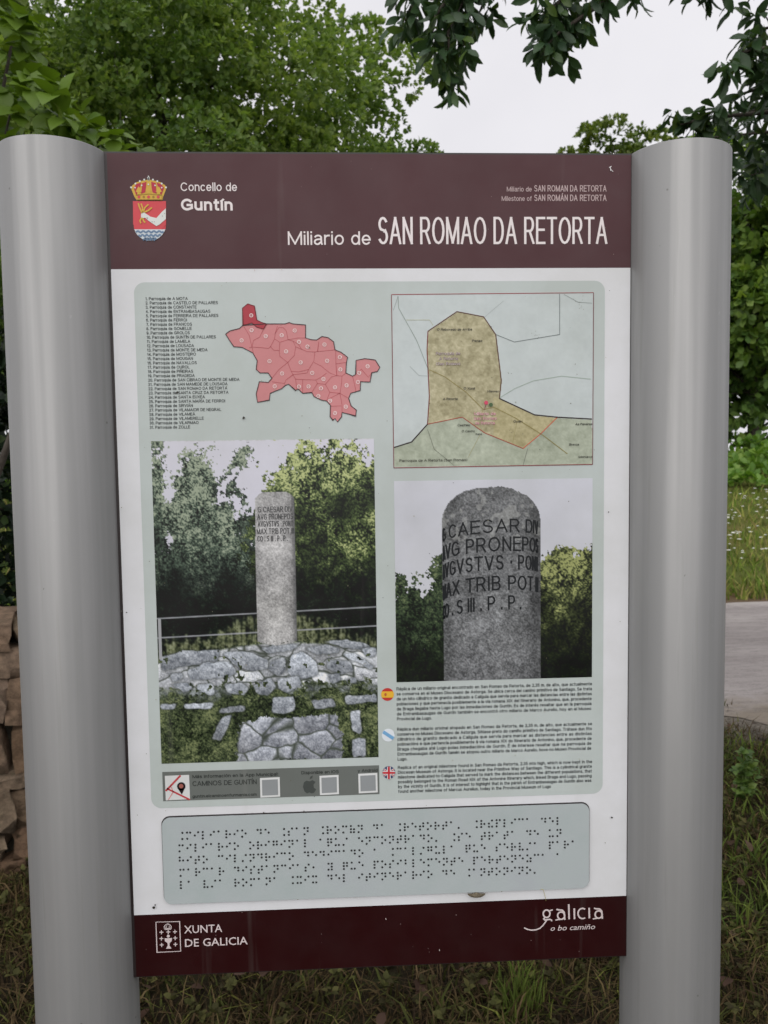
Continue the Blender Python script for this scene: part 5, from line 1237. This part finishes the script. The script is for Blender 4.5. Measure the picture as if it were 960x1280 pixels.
def chestnut():
    rng = np.random.default_rng(17); base = np.array((3.15, 2.1, 0.0)); W, A = [], []
    def spray(path, Y, n, jit=10, droop=0.9):
        pts = [at_y(x, y, Y+dy) for x, y, dy in path]; t = np.linspace(0, len(pts)-1, int(n*1.3))
        for a in t:
            i = min(int(a), len(pts)-2); f = a-i; q = pts[i]*(1-f)+pts[i+1]*f
            W.append(q+rng.normal(0, jit/1000*3.6, 3)); A.append(unit(np.array(pts[i+1])-np.array(pts[i]))*0.6+np.array((0, -0.2, -droop)))
        return pts
    twigs = []
    Y = 2.45
    for path, n in (([(640, -110, 0), (590, -20, 0), (560, 40, 0), (562, 84, 0)], 11), ([(560, -90, .1), (525, -10, .1), (506, 26, .1)], 7), ([(585, -40, 0), (545, 20, 0), (536, 66, 0)], 7), ([(640, -60, .1), (606, 0, .1), (590, 36, .1)], 7),
                    ([(575, -10, 0.1), (580, 30, 0.1), (578, 66, 0.1)], 5), ([(500, -20, 0.2), (494, 12, 0.2)], 2), ([(625, -60, 0), (618, -12, 0)], 3),
                    ([(860, -90, 0), (775, -12, 0), (735, 16, 0), (700, 40, 0), (684, 56, 0)], 13), ([(735, -30, 0), (690, 10, 0), (664, 30, 0)], 6), ([(730, 10, 0.1), (716, 36, 0.1), (704, 56, .1)], 5),
                    ([(850, -60, 0), (800, -16, 0), (796, -6, 0)], 3), ([(930, -80, 0), (896, -14, 0), (884, -6, 0)], 4), ([(960, -60, 0), (945, -12, 0), (935, 2, 0)], 4),
                    ([(1040, 30, -.2), (960, 60, -.2), (925, 66, -.2), (905, 88, -.2)], 9), ([(1030, 90, -.1), (950, 110, -.1), (905, 125, -.1)], 8), ([(1050, 140, 0), (960, 140, 0), (880, 148, 0), (850, 156, 0)], 11), ([(1050, 180, .2), (960, 165, .2), (890, 172, .2)], 9), ([(1040, 190, .3), (960, 215, .3), (925, 222, .3)], 7), ([(1020, 20, .5), (955, 36, .5), (935, 44, .5)], 6), ([(1060, 240, .6), (980, 225, .6), (940, 190, .6)], 6), ([(1000, 60, 0.8), (960, 100, 0.8), (930, 140, 0.8)], 6), ([(1040, 120, .4), (975, 170, .4), (935, 200, .4)], 9), ([(1040, 100, .7), (970, 130, .7), (900, 150, .7)], 10), ([(1040, 60, .4), (980, 84, .4), (940, 100, .4)], 8), ([(1050, 200, .9), (980, 200, .9), (930, 236, .9)], 8), ([(600, -30, .3), (560, 10, .3), (552, 50, .3), (570, 100, .3)], 8), ([(560, -30, .25), (520, 0, .25), (522, 46, .25)], 6), ([(720, -40, .2), (705, 0, .2), (690, 44, .2)], 5)):
        twigs.append(spray(path, Y, n))
    vis_n = len(W)
    cand = np.stack([rng.uniform(-0.2, 6.0, 2600), rng.uniform(0.3, 5.2, 2600), rng.uniform(2.8, 7.2, 2600)], 1)
    e = ((cand-np.array((3.1, 2.4, 4.6)))/np.array((2.9, 2.5, 2.6))); r = np.linalg.norm(e, axis=1); px, py, zc = project(cand)
    out = (r < 1) & (r > 0.35) & ((py < -70) | (px > 1035)) & (zc > 0.5); cand = cand[out][:560]
    W = np.array(list(W)+list(cand)); A = np.array(list(A)+[unit(c-np.array((3.1, 2.4, 3.6)))+np.array((0, 0, -0.5)) for c in cand])
    p, d, n, s = whorls(W, A, 8, 0.102, rng, 0.16, 1.3)
    top = np.array((3.1, 2.3, 5.2)); stems = [([base*(1-a)+top*a for a in np.linspace(-0.03, 1, 8)], [0.19*(1-0.7*a) for a in np.linspace(0, 1, 8)])]
    for tw in twigs:                                          # limbs out to every hanging spray
        st = base*0.28+top*0.72 if tw[0][2] > 3.0 else base*0.5+top*0.5
        m = (st+tw[0])/2+np.array((0, 0, 0.35)); q = [st*(1-a)**2+2*m*a*(1-a)+tw[0]*a*a for a in np.linspace(0, 1, 7)]+tw[1:]
        k = len(q); stems.append((q, [0.035*(1-0.93*i/(k-1))+0.001 for i in range(k)]))
    for i in rng.choice(len(cand), 40, replace=False):
        st = base*(0.6-0.4*rng.random()); st = base+(top-base)*rng.uniform(0.5, 0.95); t = cand[i]; m = (st+t)/2+np.array((0, 0, 0.2)); stems.append(([st*(1-a)**2+2*m*a*(1-a)+t*a*a for a in np.linspace(0, 1, 6)], [0.03*(1-0.9*a) for a in np.linspace(0, 1, 6)]))
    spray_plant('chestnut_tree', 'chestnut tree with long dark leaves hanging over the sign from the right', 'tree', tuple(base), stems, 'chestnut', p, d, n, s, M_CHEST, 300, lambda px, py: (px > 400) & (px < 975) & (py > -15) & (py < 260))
chestnut()

# ------------------------------------------------------------------ grass, meadow, flowers, leaf litter
def blades(name, xy, h, wdt, lean, rng, material, seg=3):
    N = len(xy); z = terrain(xy[:, 0], xy[:, 1]); ang = rng.uniform(0, 6.28, N); dirx, diry = np.cos(ang), np.sin(ang)
    b = rng.uniform(0.1, 1, N)*lean; la = rng.uniform(0, 6.28, N); V = []
    for k in range(seg+1):
        t = k/seg; w = wdt*(1-t)**0.7*0.5 if k < seg else 0*wdt
        cx = xy[:, 0]+np.cos(la)*b*h*t**1.7; cy = xy[:, 1]+np.sin(la)*b*h*t**1.7; cz = z-0.01+h*t*np.sqrt(np.clip(1-(b*t)**2*0.6, 0.15, 1))
        V.append(np.stack([cx-dirx*w, cy-diry*w, cz], 1)); V.append(np.stack([cx+dirx*w, cy+diry*w, cz], 1))
    V = np.stack(V, 1); m = 2*(seg+1); o = (np.arange(N)*m)[:, None]
    f = np.concatenate([np.stack([o[:, 0]+2*k, o[:, 0]+2*k+1, o[:, 0]+2*k+3, o[:, 0]+2*k+2], 1) for k in range(seg)])
    ob = link(name, fast_mesh(name, V.reshape(-1, 3), f, material)); ob['kind'] = 'stuff'
    return ob
def tuft():
    rng = np.random.default_rng(35); c = on_ground(648, 1262); n = 130
    xy = c[:2]+rng.normal(0, 0.035, (n, 2))
    o = blades('grass_tuft', xy-c[:2], rng.uniform(0.06, 0.17, n), rng.uniform(0.004, 0.008, n), 0.55, rng, m_grass('lush_grass', [(0, (0.06, 0.10, 0.018)), (1, (0.14, 0.19, 0.04))]))
    del o['kind']; o.location = (c[0], c[1], 0)
    tag(o, 'upright bright green grass tuft below the brown footer near the right post', 'grass')
tuft()
def near_grass():
    rng = np.random.default_rng(23); n = 95000
    x = rng.uniform(-2.6, 3.6, n*2); y = rng.uniform(-0.3, 3.7, n*2)
    clump = np.sin(x*5.1+2*np.sin(y*3.3))*np.sin(y*6.3+1.7*np.sin(x*4.1))
    keep = (clump > rng.uniform(-1.1, 0.7, n*2)+1.3*sstep(2.75, 3.7, y)) & (y < ROAD0+0.25+0.2*np.sin(x*9)); xy = np.stack([x, y], 1)[keep][:n]
    o = blades('grass', xy, rng.uniform(0.03, 0.095, len(xy))*(1+0.8*(rng.random(len(xy)) < 0.05)), rng.uniform(0.004, 0.011, len(xy)), 1.9, rng, M_GRASS, 2)
    tag(o, 'matted dry and green grass on the verge around the sign posts', 'grass')
near_grass()
def verge():
    rng = np.random.default_rng(33); n = 9000; x = rng.uniform(0.7, 3.6, n); y = rng.uniform(1.2, 3.35, n)
    keep = (np.sin(x*4.4+1)+np.sin(y*5.2)+0.4*np.sin(x*11)) > rng.uniform(-1.2, 1.2, n); xy = np.stack([x, y], 1)[keep]
    o = blades('verge_grass', xy, rng.uniform(0.05, 0.15, len(xy)), rng.uniform(0.006, 0.013, len(xy)), 1.1, rng, m_grass('fresh_grass', [(0, (0.045, 0.075, 0.016)), (0.6, (0.08, 0.125, 0.024)), (1, (0.15, 0.19, 0.045))]))
    tag(o, 'short fresh green grass on the verge between right post and road', 'grass')
    n = 1500; x = rng.uniform(-2.2, 2.8, n); y = rng.uniform(0.3, 2.9, n); p = np.column_stack([x, y, terrain(x, y)+rng.uniform(0.015, 0.06, n)])
    o = link('weeds', leaves_mesh('weeds', 'hazel', *rosettes(p, np.tile((0, 0, 1.0), (n, 1)), 6, 0.024, rng, 1.35), m_grass('weed_leaf', [(0, (0.035, 0.032, 0.014)), (0.6, (0.055, 0.060, 0.020)), (1, (0.10, 0.10, 0.035))])))
    tag(o, 'low broad-leaved weeds scattered in the grass below the sign', 'weeds', kind='stuff')
verge()
def roadside_plant(px, py, h, label, seed):
    rng = np.random.default_rng(seed); c = on_ground(px, py); root = empty('roadside_plant', tuple(c)); tag(root, label, 'plant')
    stems, tips = [], []
    for k in range(9):
        a = rng.uniform(0, 6.28); e = np.array((math.cos(a)*0.13, math.sin(a)*0.13, 1.0))*h*rng.uniform(0.6, 1.1); q = [e*t+np.array((0, 0, 0.03*math.sin(t*3))) for t in np.linspace(0, 1, 5)]
        stems.append((q, [0.004*(1-0.7*t) for t in np.linspace(0, 1, 5)])); tips += [e*t+rng.normal(0, 0.012, 3) for t in np.linspace(0.3, 1, 6)]
    link('stem', tube_mesh('stem', stems, m_simple('green_stem', (0.08, 0.12, 0.03), 0.7), 5), root)
    tips = np.array(tips); o = unit(np.column_stack([tips[:, :2]*4, np.full(len(tips), 0.6)]))
    link('foliage', leaves_mesh('foliage', 'hazel', *rosettes(tips, o, 3, 0.036, rng, 1.2), m_leaf('weed_green', [(0, (0.05, 0.10, 0.02)), (0.6, (0.085, 0.15, 0.03)), (1, (0.14, 0.20, 0.045))], 0.3)), root)['kind'] = 'stuff'
roadside_plant(930, 1010, 0.26, 'leafy green plant at the road edge close beside the right post', 51)
roadside_plant(985, 985, 0.32, 'taller leafy green plant at the road edge, farther from the right post', 52)
def meadow():
    rng = np.random.default_rng(24); n = 26000
    y = ROAD1+0.05+11.6*rng.uniform(0, 1, n)**1.5; x = rng.uniform(-1, 1, n)*(y+1.3)*0.75+0.08*y
    o = blades('meadow_grass', np.stack([x, y], 1), rng.uniform(0.07, 0.27, n), rng.uniform(0.012, 0.028, n), 1.1, rng, M_MEADOW)
    tag(o, 'yellow-green meadow grass on the bank beyond the road', 'grass')
    n = 1300; y = 8.2+4.6*rng.uniform(0, 1, n)**1.1; x = rng.uniform(-0.2, 1, n)*(y+1.3)*0.75
    x = x+0.5*np.sin(y*7)*0.5; z = terrain(x, y)+rng.uniform(0.10, 0.27, n); keep = np.sin(x*3.1+y*2.2)+np.sin(y*4.3) > -0.4; x, y, z = x[keep], y[keep], z[keep]; n = len(x)
    V, Fq = [], []
    for i in range(n):
        r = rng.uniform(0.015, 0.035); o = len(V); V.append((x[i], y[i], z[i]+0.008))
        V += [(x[i]+r*math.cos(k*1.047), y[i]+r*math.sin(k*1.047), z[i]) for k in range(6)]; Fq += [(o, o+1+k, o+1+(k+1) % 6) for k in range(6)]
    o = link('meadow_flowers', fast_mesh('meadow_flowers', np.array(V), np.array(Fq), M_PETAL)); tag(o, 'tiny white flower heads scattered over the meadow bank', 'flowers', kind='stuff')
meadow()
def bracken():
    rng = np.random.default_rng(27); n = 2400; y = rng.uniform(13.2, 17.2, n); x = rng.uniform(-0.75, 0.85, n)*(y+1.3)
    p = np.column_stack([x, y, terrain(x, y)+rng.uniform(0.1, 0.62, n)*(0.7+0.3*np.sin(x*2.3))]); o = unit(np.column_stack([rng.normal(0, 0.4, n), rng.normal(-0.5, 0.3, n), np.full(n, 0.9)]))
    ob = link('bracken', leaves_mesh('bracken', 'oak', *rosettes(p, o, 6, 0.19, rng, 1.1), m_leaf('bracken_frond', [(0, (0.09, 0.19, 0.028)), (0.5, (0.14, 0.27, 0.04)), (1, (0.22, 0.34, 0.06))], 0.4, 0.5)))
    tag(ob, 'bright green bracken growing along the top of the meadow bank', 'bracken', kind='stuff')
bracken()
def litter():
    rng = np.random.default_rng(29); n = 420; xy = np.stack([rng.uniform(-2.2, 2.6, n), rng.uniform(0.2, 3.2, n)], 1)
    p = np.column_stack([xy, terrain(xy[:, 0], xy[:, 1])+rng.uniform(0.01, 0.07, n)]); d = unit(np.column_stack([rng.normal(0, 1, (n, 2)), rng.normal(0, 0.3, n)])); nn = unit(rng.normal(0, 0.45, (n, 3))+np.array((0, 0, 1)))
    o = link('leaf_litter', leaves_mesh('leaf_litter', 'hazel', p, d, nn, rng.uniform(0.02, 0.055, n), m_grass('fallen_leaf', [(0, (0.035, 0.02, 0.013)), (0.5, (0.06, 0.036, 0.026)), (1, (0.09, 0.062, 0.048))])))
    tag(o, 'brown fallen leaves lying in the grass under the sign', 'leaves', kind='stuff')
litter()
